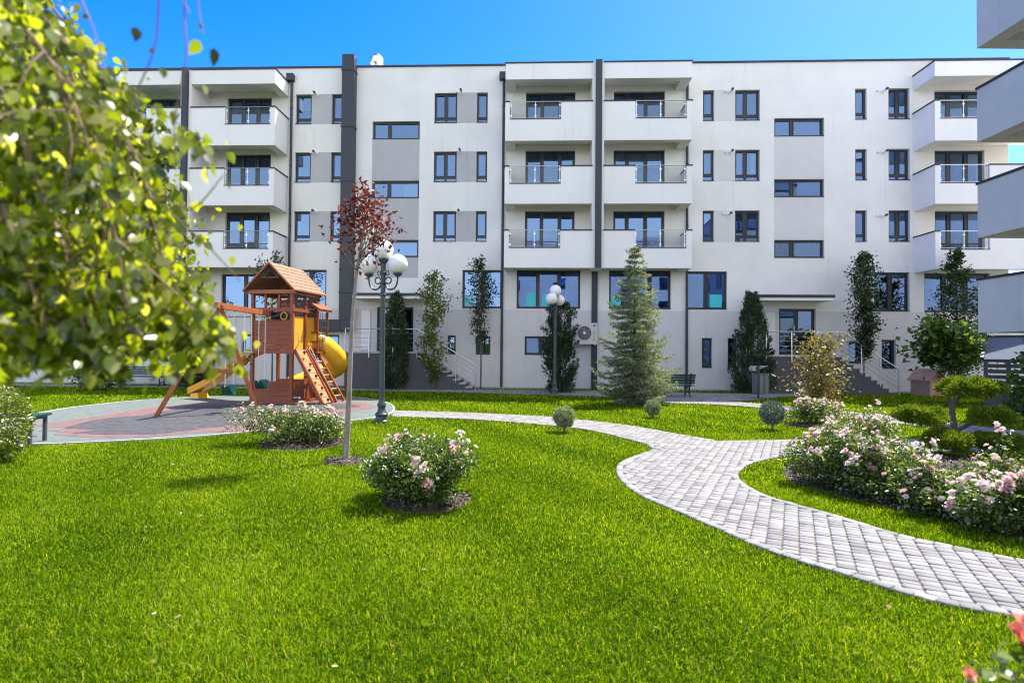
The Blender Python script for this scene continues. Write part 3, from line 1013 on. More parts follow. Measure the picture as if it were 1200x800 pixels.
LB = [(10.73, 12.42), (8.06, 9.69), (5.32, 6.89)]
yf = -1.35
for k, (zb, zr) in enumerate(LB):
    balcony(-14.33, -10.53, zb, zr, yf, -12.79, -10.73, False, True)
    balcony(-18.62, -14.82, zb, zr, yf, -18.42, -16.36, True, False)
    zt = 13.47 if k == 0 else LB[k - 1][0]
    lining(-14.33, -10.53, zb + .53, zt + .24)
    lining(-18.62, -14.82, zb + .53, zt + .24)
roof_box(-14.33, -10.53, 13.47, 14.1, yf, False, True)
roof_box(-18.62, -14.82, 13.47, 14.1, yf, True, False)
b = MB(); b.box(-14.818, -14.332, yf, -.001, 5.32, 14.1); b.build('dividing_wall', M['stucco_front'], bld)
b = MB(); b.box(-14.7, -14.45, yf - .14, yf - .001, 5.33, 14.18).box(-14.7, -14.46, -.09, -.007, 0, 5.31); b.build('drain_casing', M['anthracite'], bld)

for k, (zb, zr) in enumerate(LB):
    balcony(17.82, 23.3, zb, zr, yf, 18.02, 20.04, True, False)
    zt = 13.47 if k == 0 else LB[k - 1][0]
    lining(17.82, UR, zb + .53, zt + .24)
roof_box(17.82, 23.3, 13.47, 14.1, yf, True, False)

# rain pipes with hoppers
for (u, zt, hop) in [(-10.36, 14.5, True), (-.47, 14.45, True), (7.85, 13.9, False)]:
    b = MB()
    b.tube([(u, -.09, .1), (u, -.09, zt)], .055, 10)
    for z in (2.0, 4.6, 7.4, 10.2, 12.9):
        b.tube([(u, -.09, z), (u, -.09, z + .06)], .068, 10)
    if hop:
        b.box(u - .2, u + .11, -.24, -.012, zt - .32, zt)
    b.build('rain_pipe', M['anthracite'], bld, smooth=True)
# big dark riser duct with its flanges, and the low horizontal run
b = MB()
b.box(-7.88, -7.32, -.42, -.008, 3.1, 15.25)
for z in (4.3, 6.9, 9.4, 11.9, 14.5):
    b.box(-7.91, -7.29, -.45, -.008, z, z + .05)
b.box(-9.6, -7.32, -.42, -.009, 2.58, 3.09)
for x in (-9.2, -8.5, -7.86):
    b.box(x, x + .05, -.45, -.008, 2.55, 3.095)
b.build('ventilation_duct', M['anthracite'], bld)
# flue terminals
for (u, z, s) in [(-2.42, 13.6, 1), (-2.45, 10.87, 1), (-2.47, 8.1, 1), (-9.2, 13.55, 1), (-9.2, 10.82, 1), (-9.2, 8.1, 1), (9.78, 13.5, 1), (9.78, 10.75, 1), (9.72, 7.95, 1), (16.5, 13.45, 1), (16.5, 10.7, 1), (16.46, 7.85, 1)]:
    b = MB()
    b.mat(0).tube([(u, .0, z), (u, -.28, z)], .05, 10)
    b.tube([(u, -.01, z), (u, -.03, z)], .085, 12)
    b.mat(1).tube([(u, -.281, z), (u, -.36, z)], .055, 10)
    b.mat(0).tube([(u - .22, -.002, z + .03), (u - .22, -.1, z + .03)], .045, 10)
    b.build('flue_terminal', [M['white_paint'], M['dark_plastic']], bld, smooth=True)
# roof cowl
b = MB()
b.tube([(0, 0, 0), (0, 0, .45)], .14, 14)
b.lathe([(.16, .42), (.30, .5), (.33, .62), (.33, .75), (.2, .9), (.1, .98)], n=14)
o = b.build('roof_cowl', M['steel'], bld, smooth=True, loc=(-6.6, .7, ROOF + .02))

# entrances: canopy, landing, steps, rails, meter cupboard
def entrance(u0, u1, s0, s1, c0, c1, m0):
    b = MB(); b.box(c0, c1, -1.25, -.008, 3.98, 4.1); o = b.build('canopy', M['stucco_front'], bld)
    b = MB(); b.box(c0 - .04, c1 + .04, -1.3, -.008, 4.103, 4.22); b.build('canopy_roof', M['coping'], o)
    b = MB(); b.box(u0, u1, -1.4, -.035, -.1, 1.58)
    n = 10
    rise = 1.64 / n
    run = (s1 - s0) / n
    for i in range(n):
        b.box(s0 + run * i + .001, s0 + run * (i + 1), -1.4, -.035, -.1, 1.64 - rise * (i + 1) - .05)
    o = b.build('landing', M['dark_stucco'], bld)
    b = MB(); b.box(u0 - .02, u1, -1.43, -.036, 1.582, 1.64)
    for i in range(n):
        z = 1.64 - rise * (i + 1)
        b.box(s0 + run * i - .02, s0 + run * (i + 1) + .01, -1.43, -.036, z - .048, z)
    b.build('step_slab', M['concrete'], o)
    r_ = MB()
    def rail_run(P, Q, k):
        for i in range(k):
            t = i / (k - 1)
            p = Vector(P).lerp(Vector(Q), t)
            r_.tube([(p.x, p.y - .02, p.z - .25), (p.x, p.y, p.z + 1.0)], .022, 8)
        for h in (.2, .4, .6, .8):
            r_.tube([(P[0], P[1], P[2] + h), (Q[0], Q[1], Q[2] + h)], .01, 6)
        r_.tube([(P[0], P[1], P[2] + 1.0), (Q[0], Q[1], Q[2] + 1.0)], .024, 8)
    rail_run((u0 + .05, -1.45, 1.64), (u1, -1.45, 1.64), 4)
    rail_run((s0, -1.45, 1.64), (s1 - .1, -1.45, .1), 4)
    r_.build('handrail', M['steel'], o, smooth=True)
    b = MB(); b.box(m0, m0 + .42, -.05, -.007, 1.75, 3.55); b.box(m0 + .33, m0 + .36, -.075, -.05, 2.5, 2.65)
    b.build('meter_cupboard', M['white_paint'], bld, bevel=.01)
entrance(10.75, 13.95, 13.95, 16.35, 10.5, 13.7, 11.35)
entrance(-7.25, -4.05, -4.05, -1.4, -7.0, -4.0, -6.95)

# ------------------------------------------------------------------ the block on the right, its stacked balconies
wing = empty('apartment_wing', (13.2, 15.7, 0), 0, 'neighbouring grey apartment wing at right edge with four overhanging shaded balconies', 'building')
WB = [(10.47, 12.1), (7.78, 9.28), (5.05, 6.56), (2.36, 3.84)]
for zb, zr in WB:
    b = MB()
    x1, y1 = 3.298, -2.4
    b.box(0, .16, y1, 0, zb, zr)
    b.box(.16, x1, -.16, 0, zb, zr)
    b.box(.16, x1, y1, y1 + .16, zb, zr)
    b.box(.16, .45, y1 + .16, -.16, zb, zb + .5).box(.45, x1, -.42, -.16, zb, zb + .5).box(.45, x1, y1 + .16, y1 + .42, zb, zb + .5)
    o = b.build('balcony_parapet', M['wing_grey'], wing)
    b = MB(); b.box(.45, x1, y1 + .42, -.42, zb + .26, zb + .5); b.build('balcony_slab', M['loggia'], o)
    b = MB()
    b.box(-.03, .19, y1 - .03, .03, zr + .001, zr + .07).box(.191, x1, -.19, .03, zr + .001, zr + .07).box(.191, x1, y1 - .03, y1 + .19, zr + .001, zr + .07)
    b.build('coping', M['coping'], o)
b = MB(); b.box(3.3, 14, -22, 0, -.1, 13.6); b.build('wall', M['stucco'], wing)
b = MB(); b.box(3.25, 14, -22, .05, 13.602, 13.68); b.build('roof_coping', M['coping'], wing)
for k in range(4):
    for j in range(5):
        f = MB()
        y = -4.5 - j * 3.6
        z = 2.0 + k * 2.74
        f.box(3.24, 3.299, y - .6, y + .6, z, z + 1.4)
        o = f.build('window', M['anthra_frame'], wing)
        f = MB(); f.box(3.23, 3.239, y - .53, y + .53, z + .07, z + 1.33); f.build('pane', M['glass'], o)

# ------------------------------------------------------------------ the block across the garden, behind the viewer, seen mirrored in the windows
opp = empty('opposite_building', (6, -15, 0), 0, 'white apartment block across the garden, seen only mirrored in the windows', 'building')
b = MB(); b.box(-9, 16, -10, 0, -.1, 14.6); b.build('wall', M['stucco'], opp)
for k in range(5):
    for j in range(6):
        f = MB()
        x = -8 + j * 4
        z = 1.2 + k * 2.74
        f.box(x, x + 1.5, .001, .06, z, z + 1.4)
        o = f.build('window', M['anthra_frame'], opp)
        f = MB(); f.box(x + .07, x + 1.43, .061, .07, z + .07, z + 1.33); f.build('pane', M['glass'], o)

# ------------------------------------------------------------------ things fixed to the building
def fpos(u, z, y):
    c, s = math.cos(-YAW), math.sin(-YAW)
    return (u * c - y * s, D0 + u * s + y * c, z)

def air_con(u0, z0, w_, h_, y, label):
    t = empty('air_conditioner', fpos(u0, z0, y), -YAW, label, 'air conditioner')
    b = MB(); b.box(0, w_, -.36, -.06, 0, h_); b.build('casing', M['ac_white'], t, bevel=.015)
    b = MB()
    cx, cz = w_ * .38, h_ * .53
    rr = min(h_ * .37, w_ * .33)
    b.tube([(cx, -.361, cz), (cx, -.372, cz)], rr, 28)
    o = b.build('fan_grille', M['ac_dark'], t)
    b = MB()
    for k in range(1, 6):
        q = rr * k / 5
        b.tube([(cx + q * math.cos(a), -.380, cz + q * math.sin(a)) for a in np.linspace(0, 2 * math.pi, 25)], .005, 4)
    for a in np.linspace(0, math.pi, 7)[:-1]:
        b.tube([(cx + rr * math.cos(a), -.382, cz + rr * math.sin(a)), (cx - rr * math.cos(a), -.382, cz - rr * math.sin(a))], .004, 4)
    b.build('guard_wire', M['ac_white'], o)
    b = MB(); b.tube([(cx, -.384, cz), (cx, -.392, cz)], rr * .22, 14); b.build('hub', M['white_paint'], o)
    b = MB(); b.add([(w_ * .78, -.363, h_ * .82), (w_ * .9, -.363, h_ * .82), (w_ * .93, -.363, h_ * .95), (w_ * .8, -.363, h_ * .92)], [(0, 1, 2, 3)])
    b.build('emblem', M['blue_logo'], t)
    b = MB()
    for k in range(5): b.box(w_ * .8, w_ * .9, -.366, -.361, h_ * (.2 + .11 * k), h_ * (.2 + .11 * k) + .02)
    b.build('vent_slot', M['ac_dark'], t)
    b = MB()
    for x in (.08, w_ - .12): b.box(x, x + .04, -.38, -.001, -.05, -.002).box(x, x + .04, -.04, -.001, -.35, -.051)
    b.build('bracket', M['ac_white'], t)
air_con(2.9, 2.05, .93, .96, -.006, 'beige air conditioning unit with round fan on the lower wall beside dark drain strip')
air_con(22.15, 6.1, .8, .75, -1.36, 'air conditioning unit hung on the white balcony front at the right edge')

def wsign(u, z0, w_, h_, y, label):
    t = empty('warning_sign', fpos(u, z0, y), -YAW, label, 'sign')
    b = MB(); b.box(-w_ / 2, w_ / 2, -.006, 0, 0, h_); b.build('plate', M['sign_yellow'], t)
    b = MB()
    a = w_ * .36
    b.add([(-a, -.0085, h_ * .12), (a, -.0085, h_ * .12), (0, -.0085, h_ * .12 + a * 1.75)], [(0, 1, 2)])
    b.box(-a, a, -.0085, -.0065, h_ * .72, h_ * .76).box(-a, a * .6, -.0085, -.0065, h_ * .82, h_ * .86)
    o = b.build('pictogram', M['dark_plastic'], t)
    b = MB()
    b.add([(-a * .62, -.0095, h_ * .12 + a * .2), (a * .62, -.0095, h_ * .12 + a * .2), (0, -.0095, h_ * .12 + a * 1.3)], [(0, 1, 2)])
    o2 = b.build('triangle_inset', M['sign_yellow'], o)
    b = MB(); b.add([(-a * .09, -.0103, h_ * .12 + a * .55), (a * .09, -.0103, h_ * .12 + a * .55), (a * .12, -.0103, h_ * .12 + a * 1.0), (-a * .12, -.0103, h_ * .12 + a * 1.0)], [(0, 1, 2, 3)])
    b.box(-a * .09, a * .09, -.0103, -.0097, h_ * .12 + a * .3, h_ * .12 + a * .45)
    b.build('exclamation_mark', M['dark_plastic'], o)
wsign(-7.72, .62, .42, .75, -.035, 'yellow warning sign on the wall between tube slide and red tree trunk')
wsign(10.18, .25, .4, .6, -.035, 'small yellow warning sign low on the wall behind the dark cypress')

# ================================================================== PLAY TOWER
cx0, cy0 = G(341, 474.5)
PZ = 0.038
PR = R(-10.7)
play = empty('play_tower', (cx0, cy0, PZ), PR, 'cedar play tower with shingled gable roof, climbing wall, orange wave slide and yellow tube slide', 'play tower')
S = 1.36
def part(name, m, fn, bevel=.006, smooth=False, parent=None):
    b = MB(); fn(b)
    return b.build(name, M[m] if isinstance(m, str) else m, parent or play, smooth=smooth, bevel=bevel)
for (x, y) in [(-S, 0), (0, 0), (-S, S), (0, S)]:
    part('post', 'cedar', lambda b: b.box(x - .05, x + .05, y - .05, y + .05, 0, 3.5))
part('post', 'cedar', lambda b: b.box(-.05, .05, .66, .74, 1.62, 3.5))
part('deck', 'cedar', lambda b: [b.box(-S + .05, -.05, .06 + i * .125, .175 + i * .125, 1.58, 1.62) for i in range(10)])
def boards(b):
    for i in range(6):
        z = 1.66 + i * .155
        b.box(-S + .052, -.052, -.03, .0, z, z + .147)
part('front_boards', 'cedar', boards)
def boards2(b):
    for i in range(4):
        z = .08 + i * .155
        b.box(-S + .052, -.052, -.03, .0, z, z + .147)
part('lower_boards', 'cedar', boards2)
def boards3(b):
    for i in range(11):
        z = 1.66 + i * .155
        b.box(-S + .052, -.052, S, S + .03, z, z + .147)
part('back_boards', 'cedar', boards3)
part('back_boards', 'cedar', lambda b: [b.box(-S - .03, -S, .06, .5, 1.66 + i * .155, 1.807 + i * .155) for i in range(6)])
part('lower_boards', 'cedar', lambda b: [b.box(-.03, .0, .72, S - .052, .08 + i * .155, .227 + i * .155) for i in range(9)])
part('lower_boards', 'cedar', lambda b: [b.box(-S + .06, -.06, S - .03, S, .08 + i * .155, .227 + i * .155) for i in range(4)])
for x in (-.92, -.45):
    part('window_post', 'cedar', lambda b: b.box(x - .035, x + .035, -.028, .03, 2.985, 3.415))
part('rail_beam', 'cedar', lambda b: b.box(-S - .08, .08, -.075, -.035, 2.86, 2.98).box(.035, .075, -.03, S + .05, 2.86, 2.96).box(-S - .07, .07, -.07, -.032, 1.55, 1.655).box(.036, .07, -.02, S, 1.55, 1.655))
part('top_beam', 'cedar_light', lambda b: b.box(-S - .16, .16, -.10, -.055, 3.42, 3.54).box(.055, .095, -.05, S + .1, 3.40, 3.52).box(-S - .095, -S - .055, -.05, S + .1, 3.40, 3.52).box(-S - .16, .16, S + .055, S + .1, 3.42, 3.54))
part('base_beam', 'cedar', lambda b: b.box(-S - .07, .5, -.09, -.052, 0, .09).box(.052, .09, -.05, S, 0, .09))
# side facing right: yellow panels between slats, lattice above
part('yellow_panel', 'panel_yellow', lambda b: b.box(-.02, .0, .06, .64, 1.68, 2.72).box(-.02, .0, .76, 1.28, 1.68, 2.72), bevel=0)
def lattice(b):
    for (a, c) in [(.06, .64), (.76, 1.3)]:
        for z in (2.78, 3.05, 3.36): b.box(.0, .022, a, c, z, z + .03)
        n = 3
        for i in range(n + 1):
            y = a + (c - a) * i / n
            b.box(.002, .02, y - .012, y + .012, 2.75, 3.4)
        for i in range(n):
            y = a + (c - a) * (i + .5) / n
            b.tube([(.011, y + .07 * math.cos(t), 3.2 + .07 * math.sin(t)) for t in np.linspace(0, 2 * math.pi, 13)], .012, 5)
            b.tube([(.011, y + .06 * math.cos(t), 2.92 + .06 * math.sin(t)) for t in np.linspace(0, 2 * math.pi, 13)], .012, 5)
part('lattice', 'lamp_green', lattice, bevel=0)
# telescope, wheel and dark strip standing in for the front opening's shade
part('opening_shade_strip', 'dark_plastic', lambda b: b.box(-.70, -.06, -.02, .01, 2.6, 2.85), bevel=0)
tl = part('telescope', 'dark_plastic', lambda b: b.tube([(-.62, -.18, 2.66), (-.45, -.1, 2.72), (-.32, .02, 2.75)], [.06, .055, .04], 12), 0, True)
part('eyepiece', 'panel_yellow', lambda b: b.tube([(-.66, -.2, 2.647), (-.61, -.178, 2.663)], [.068, .068], 12), 0, True, tl)
wh = part('steering_wheel', 'panel_yellow', lambda b: b.tube([(-.25 + .11 * math.cos(t), -.06, 2.72 + .11 * math.sin(t)) for t in np.linspace(0, 2 * math.pi, 21)], .018, 6), 0, True)
# gable roof: ridge runs front to back
E0, E1, YB, YE, ZE, ZR = -S - .2, .2, -.16, S + .2, 3.50, 4.36
XM = -S / 2
def slope(sx):
    def fn(b):
        n = 7
        for i in range(n):                       # overlapping shingle courses cut into tabs
            t0, t1 = i / n, (i + 1) / n
            xe = E1 if sx > 0 else E0
            xa, xb = xe + (XM - xe) * t0, xe + (XM - xe) * t1
            za, zb = ZE + (ZR - ZE) * t0, ZE + (ZR - ZE) * t1
            y = YB - (.12 if i % 2 else 0)
            while y < YE:
                a, c = max(y, YB), min(y + .235, YE)
                if c - a > .02:
                    lift = .018 + random.uniform(0, .006)
                    b.hexa([(xa, a, za), (xa, c, za), (xb, c, zb), (xb, a, zb)], [(xa, a, za + .03 + lift), (xa, c, za + .03 + lift), (xb, c, zb + .03), (xb, a, zb + .03)])
                y += .24
    return fn
M['shingle'] = pmat('shingle_board', (0.30, 0.17, 0.10), 0.75, c2=(0.20, 0.105, 0.06), vscale=7, bump=.3, bscale=30)
part('roof_slope', 'shingle', slope(1), 0)
part('roof_slope', 'shingle', slope(-1), 0)
part('rafter', 'cedar_light', lambda b: b.beam((E1 + .02, YB - .03, ZE - .01), (XM, YB - .03, ZR + .01), .05, .1, (0, 1, 0)).beam((E0 - .02, YB - .028, ZE - .01), (XM, YB - .028, ZR + .012), .05, .1, (0, 1, 0)), 0)
part('rafter', 'cedar_light', lambda b: b.beam((E1 + .02, YE + .03, ZE - .01), (XM, YE + .03, ZR + .01), .05, .1, (0, 1, 0)).beam((E0 - .02, YE + .028, ZE - .01), (XM, YE + .028, ZR + .012), .05, .1, (0, 1, 0)), 0)
part('gable_trim', 'lamp_green', lambda b: [b.tube([(XM + r_ * math.cos(t), YB + .02, 3.92 + r_ * math.sin(t)) for t in np.linspace(.1, math.pi - .1, 12)], .02, 6) for r_ in (.28, .2)] + [b.box(XM - .3, XM + .3, YB + .005, YB + .03, 3.9, 3.93)], 0)
part('back_gable', 'cedar', lambda b: b.hexa([(E0 + .2, S + .06, 3.55), (E1 - .2, S + .06, 3.55), (E1 - .2, S + .09, 3.55), (E0 + .2, S + .09, 3.55)], [(XM - .02, S + .06, 4.3), (XM + .02, S + .06, 4.3), (XM + .02, S + .09, 4.3), (XM - .02, S + .09, 4.3)]), 0)
# little side bay with its own pent roof, at the back right
part('side_bay', 'cedar', lambda b: b.box(.24, .30, 1.0, 1.06, 1.6, 2.95).box(.24, .30, 1.6, 1.66, 1.6, 2.95).box(.05, .30, .98, 1.68, 1.56, 1.62).box(.06, .30, 1.0, 1.05, 2.2, 2.28).box(.06, .30, 1.0, 1.05, 1.9, 1.97))
part('bay_roof', 'cedar', lambda b: b.hexa([(.0, .94, 3.18), (.38, .94, 2.94), (.38, 1.72, 2.94), (.0, 1.72, 3.18)], [(.0, .94, 3.26), (.40, .94, 3.02), (.40, 1.72, 3.02), (.0, 1.72, 3.26)]))
part('bay_grid', 'lamp_green', lambda b: [b.box(.30, .315, 1.06, 1.6, 1.75 + .22 * i, 1.775 + .22 * i) for i in range(5)] + [b.box(.301, .314, 1.1 + .16 * i, 1.12 + .16 * i, 1.65, 2.9) for i in range(4)], 0)
# climbing wall and ladder, both leaning on the right hand side
TOPX, TOPZ, BOTX = .06, 1.66, 1.0
def wallp(b):
    for i in range(9):
        t0, t1 = i / 9 + .004, (i + 1) / 9 - .004
        a = (TOPX + (BOTX - TOPX) * t0, TOPZ * (1 - t0)); c = (TOPX + (BOTX - TOPX) * t1, TOPZ * (1 - t1))
        b.hexa([(a[0], .1, a[1]), (a[0], .6, a[1]), (c[0], .6, c[1]), (c[0], .1, c[1])], [(a[0] + .03, .1, a[1] + .02), (a[0] + .03, .6, a[1] + .02), (c[0] + .03, .6, c[1] + .02), (c[0] + .03, .1, c[1] + .02)])
rw = part('climbing_wall', 'pale_wood', wallp, 0)
part('stringer', 'cedar', lambda b: b.beam((TOPX, .06, TOPZ + .02), (BOTX + .03, .06, .02), .07, .11), .006, False, rw)
part('stringer', 'cedar', lambda b: b.beam((TOPX, .64, TOPZ + .02), (BOTX + .03, .64, .02), .07, .11), .006, False, rw)
for i in range(9):
    t = (i + .5) / 9
    y = .24 if i % 2 else .46
    mt = ['dark_plastic', 'slide_yellow', 'cedar', 'bench_green'][i % 4]
    part('climbing_hold', mt, lambda b: b.sphere((TOPX + (BOTX - TOPX) * t + .05, y, TOPZ * (1 - t) + .04), .055, 10, 6, .75), 0, True, rw)
ld = part('ladder', 'cedar', lambda b: b.beam((TOPX, .78, TOPZ + .02), (BOTX + .1, .78, .02), .06, .1).beam((TOPX, 1.28, TOPZ + .02), (BOTX + .1, 1.28, .02), .06, .1))
for i in range(7):
    t = (i + .7) / 7.6
    part('rung', 'pale_wood', lambda b: b.tube([(TOPX + (BOTX + .1 - TOPX) * t, .8, TOPZ * (1 - t)), (TOPX + (BOTX + .1 - TOPX) * t, 1.26, TOPZ * (1 - t))], .03, 8), 0, True, ld)
part('grab_rail', 'chain', lambda b: b.tube([(.06, .1, 1.7), (.16, .1, 1.85), (.16, .1, 2.15), (.07, .1, 2.3)], .015, 6).tube([(.06, .7, 1.7), (.2, .7, 1.8), (.75, .7, .75)], .015, 6), 0, True)
# wave slide to the left
def wave(b):
    pts = []
    for t in np.linspace(0, 1, 26):
        x = -S - .02 - 2.9 * t
        z = 1.70 - 1.50 * (t ** 1.12) + .10 * math.sin(t * math.pi * 2.0) * (1 - t * .3)
        if t > .9: z = max(z, .21)
        pts.append((x, z))
    yc, w_ = .98, .27
    V, F_ = [], []
    prof = [(-w_ - .03, .17), (-w_ - .03, -.06), (w_ + .03, -.06), (w_ + .03, .17), (w_ - .02, .17), (w_ - .05, .02), (-w_ + .05, .02), (-w_ + .02, .17)]
    for (x, z) in pts:
        V += [(x, yc + p[0], z + p[1]) for p in prof]
    n = len(prof)
    for i in range(len(pts) - 1):
        for k in range(n):
            F_.append((i * n + k, (i + 1) * n + k, (i + 1) * n + (k + 1) % n, i * n + (k + 1) % n))
    F_ += [tuple(range(n)), tuple(reversed(range((len(pts) - 1) * n, len(pts) * n)))]
    b.add(V, F_)
ws = part('wave_slide', 'slide_orange', wave, .012, True)
part('slide_foot', 'slide_yellow', lambda b: b.hexa([(-4.23, .72, 0), (-3.87, .72, 0), (-3.87, 1.24, 0), (-4.23, 1.24, 0)], [(-4.2, .75, .17), (-3.95, .75, .2), (-3.95, 1.21, .2), (-4.2, 1.21, .17)]), .01, False, ws)
# spiral tube slide behind right
def spiral(b):
    P = [(-.3, 1.4, 2.0), (.0, 1.55, 1.94), (.22, 1.8, 1.72), (.32, 2.12, 1.46), (.26, 2.45, 1.22), (.0, 2.62, 1.02), (-.3, 2.5, .86), (-.55, 2.15, .70), (-.75, 1.75, .52), (-1.0, 1.5, .42)]
    P = smooth_line([np.array(p) for p in P], 5)
    rad = []
    for i in range(len(P)): rad.append(.33 + (.022 if i % 8 == 0 else 0))
    b.tube(P, rad, 22, cap=False)
ts = part('tube_slide', 'slide_yellow', spiral, 0, True)
ts.modifiers.new('wall', 'SOLIDIFY').thickness = .02
part('slide_support', 'cedar', lambda b: b.box(.44, .53, 2.62, 2.71, 0, 1.2))
# swing beam on an A-frame
c_, s_ = math.cos(-PR), math.sin(-PR)
def loc(x, y, z=0):
    dx, dy = x - cx0, y - cy0
    return (dx * c_ - dy * s_, dx * s_ + dy * c_, z)
fl, fr = G(183, 489.5), G(302, 484.5)
fl, fr = loc(*fl), loc(*fr)
ap = loc(*at(259, 362, 14.35)[:2], 2.80)
be = (-.70, -.05, 2.78)
bd = (Vector(ap) - Vector(be)).normalized()
part('swing_beam', 'cedar_light', lambda b: b.beam(be, Vector(ap) + bd * .25, .1, .15))
part('frame_leg', 'cedar_light', lambda b: b.beam(fl, Vector(ap) + bd * .06 + Vector((.06, 0, .02)), .1, .1))
part('frame_leg', 'cedar_light', lambda b: b.beam(fr, Vector(ap) - bd * .06 + Vector((-.06, 0, .02)), .1, .1))
tz = .4
part('cross_brace', 'cedar_light', lambda b: b.beam(Vector(fl).lerp(Vector(ap), tz) + bd * .09, Vector(fr).lerp(Vector(ap), tz) + bd * .09, .05, .11))
part('bracket', 'dark_plastic', lambda b: b.box(-.8, -.6, -.14, -.077, 2.66, 2.88), 0)

def world(p):
    c, s = math.cos(PR), math.sin(PR)
    return (cx0 + p[0] * c - p[1] * s, cy0 + p[0] * s + p[1] * c, PZ + p[2])
bang = math.atan2((world(ap)[1] - world(be)[1]), (world(ap)[0] - world(be)[0]))
def chain(x, z0, z1):
    b = MB()
    n = int((z1 - z0) / .045)
    for i in range(n):
        z = z0 + (z1 - z0) * (i + .5) / n
        if i % 2: b.box(x - .012, x + .012, -.005, .005, z - .03, z + .03)
        else: b.box(x - .005, x + .005, -.012, .012, z - .03, z + .03)
    return b
def swing(t, seatz, label, hw=.21):
    p = world(Vector(be).lerp(Vector(ap), t))
    zt = p[2] - .08
    r_ = empty('swing', (p[0], p[1], zt), bang + .0, label, 'swing', 'swings hung from the play tower beam')
    dz = seatz - zt
    b = MB()
    V, F_ = [], []
    n = 12
    for i in range(n + 1):
        a = -1 + 2 * i / n
        x = hw * a
        z = dz + .25 * abs(a) ** 1.7
        wd = .15 * (1 - .25 * a * a)
        for (yy, zz) in [(-wd, .0), (wd, .0), (wd, -.028), (-wd, -.028)]:
            V.append((x, yy, z + zz))
    for i in range(n):
        for k in range(4): F_.append((i * 4 + k, (i + 1) * 4 + k, (i + 1) * 4 + (k + 1) % 4, i * 4 + (k + 1) % 4))
    F_ += [(3, 2, 1, 0), tuple(range(n * 4, n * 4 + 4))]
    b.add(V, F_)
    b.build('seat', M['green_plastic'], r_, bevel=.006)
    for x in (-hw, hw):
        chain(x, dz + .2, 0).build('chain', M['chain'], r_)
    for x in (-hw, hw):
        b = MB(); b.tube([(x, 0, -.03), (x, 0, .08)], .014, 6); b.build('hanger', M['steel'], r_)
swing(.84, .52, 'dark green sling swing nearer the A-frame legs')
swing(.20, .56, 'dark green sling swing close against the tower boards')
p = world(Vector(be).lerp(Vector(ap), .50))
tr = empty('trapeze_bar', (p[0], p[1], p[2] - .08), bang, 'turquoise trapeze bar with two hanging rings between the green swings', 'trapeze')
dz = 1.62 - p[2] + .08
for x in (-.2, .2): chain(x, dz, 0).build('chain', M['chain'], tr)
b = MB(); b.tube([(-.25, 0, dz), (.25, 0, dz)], .022, 10); b.build('bar', M['teal_plastic'], tr, smooth=True)
for x in (-.17, .17):
    b = MB()
    b.tube([(x + .0 * math.cos(t), .1 * math.cos(t), dz - .22 + .12 * math.sin(t)) for t in np.linspace(0, 2 * math.pi, 19)], .014, 6)
    b.tube([(x, 0, dz - .02), (x, 0, dz - .1)], .01, 5)
    b.build('ring', M['dark_plastic'], tr, smooth=True)

# ================================================================== STREET LAMPS
def lamp(px, py, rz, label):
    x, y = G(px, py)
    t = empty('street_lamp', (x, y, 0), rz, label, 'street lamp', 'three globed garden lamps')
    b = MB()
    b.lathe([(.17, 0), (.17, .05), (.145, .07), (.135, .16), (.155, .18), (.155, .21), (.10, .27), (.085, .36), (.105, .40), (.105, .44), (.075, .49), (.07, .60)], n=16)
    b.build('base', M['lamp_green'], t, smooth=True)
    b = MB()
    b.tube([(0, 0, .55), (0, 0, 3.88)], [.066, .058], 14)
    for z in (3.02, 3.30, 3.55): b.lathe([(.06, z), (.085, z + .02), (.085, z + .05), (.06, z + .07)], n=14)
    b.lathe([(.055, 3.80), (.1, 3.86), (.12, 3.90), (.12, 3.915)], n=14)
    b.build('pole', M['lamp_green'], t, smooth=True)
    b = MB(); b.sphere((0, 0, 4.14), .235, 28, 18); b.build('globe', M['globe'], t, smooth=True)
    for sx in (-1, 1):
        b = MB()
        pts = [(0.05, 3.3), (.13, 3.20), (.25, 3.19), (.34, 3.28), (.37, 3.42), (.37, 3.5)]
        pts = smooth_line(pts, 4)
        b.tube([(sx * p[0], 0, p[1]) for p in pts], .021, 8)
        q = [(.06 + .075 + .075 * math.cos(a), 3.40 + .075 * math.sin(a)) for a in np.linspace(math.pi, -2.2, 14)]
        b.tube([(sx * p[0], 0, p[1]) for p in q], .017, 7)
        q = [(.10 + .05 * math.cos(a), 3.58 + .05 * math.sin(a)) for a in np.linspace(math.pi * 1.4, -1.8, 12)]
        b.tube([(sx * p[0], 0, p[1]) for p in q], .013, 7)
        b.lathe([(.03, 3.48), (.075, 3.51), (.115, 3.55), (.115, 3.565)], (sx * .37, 0, 0), 14)
        a_ = b.build('arm', M['lamp_green'], t, smooth=True)
        b = MB(); b.sphere((sx * .37, 0, 3.79), .232, 28, 18); b.build('globe', M['globe'], t, smooth=True)
lamp(447, 495, R(-12), 'tall green lamp post with three white globes beside the red leaved tree')
lamp(650, 462.5, R(62), 'farther three globed lamp post in front of the dark cypress below the air conditioner')

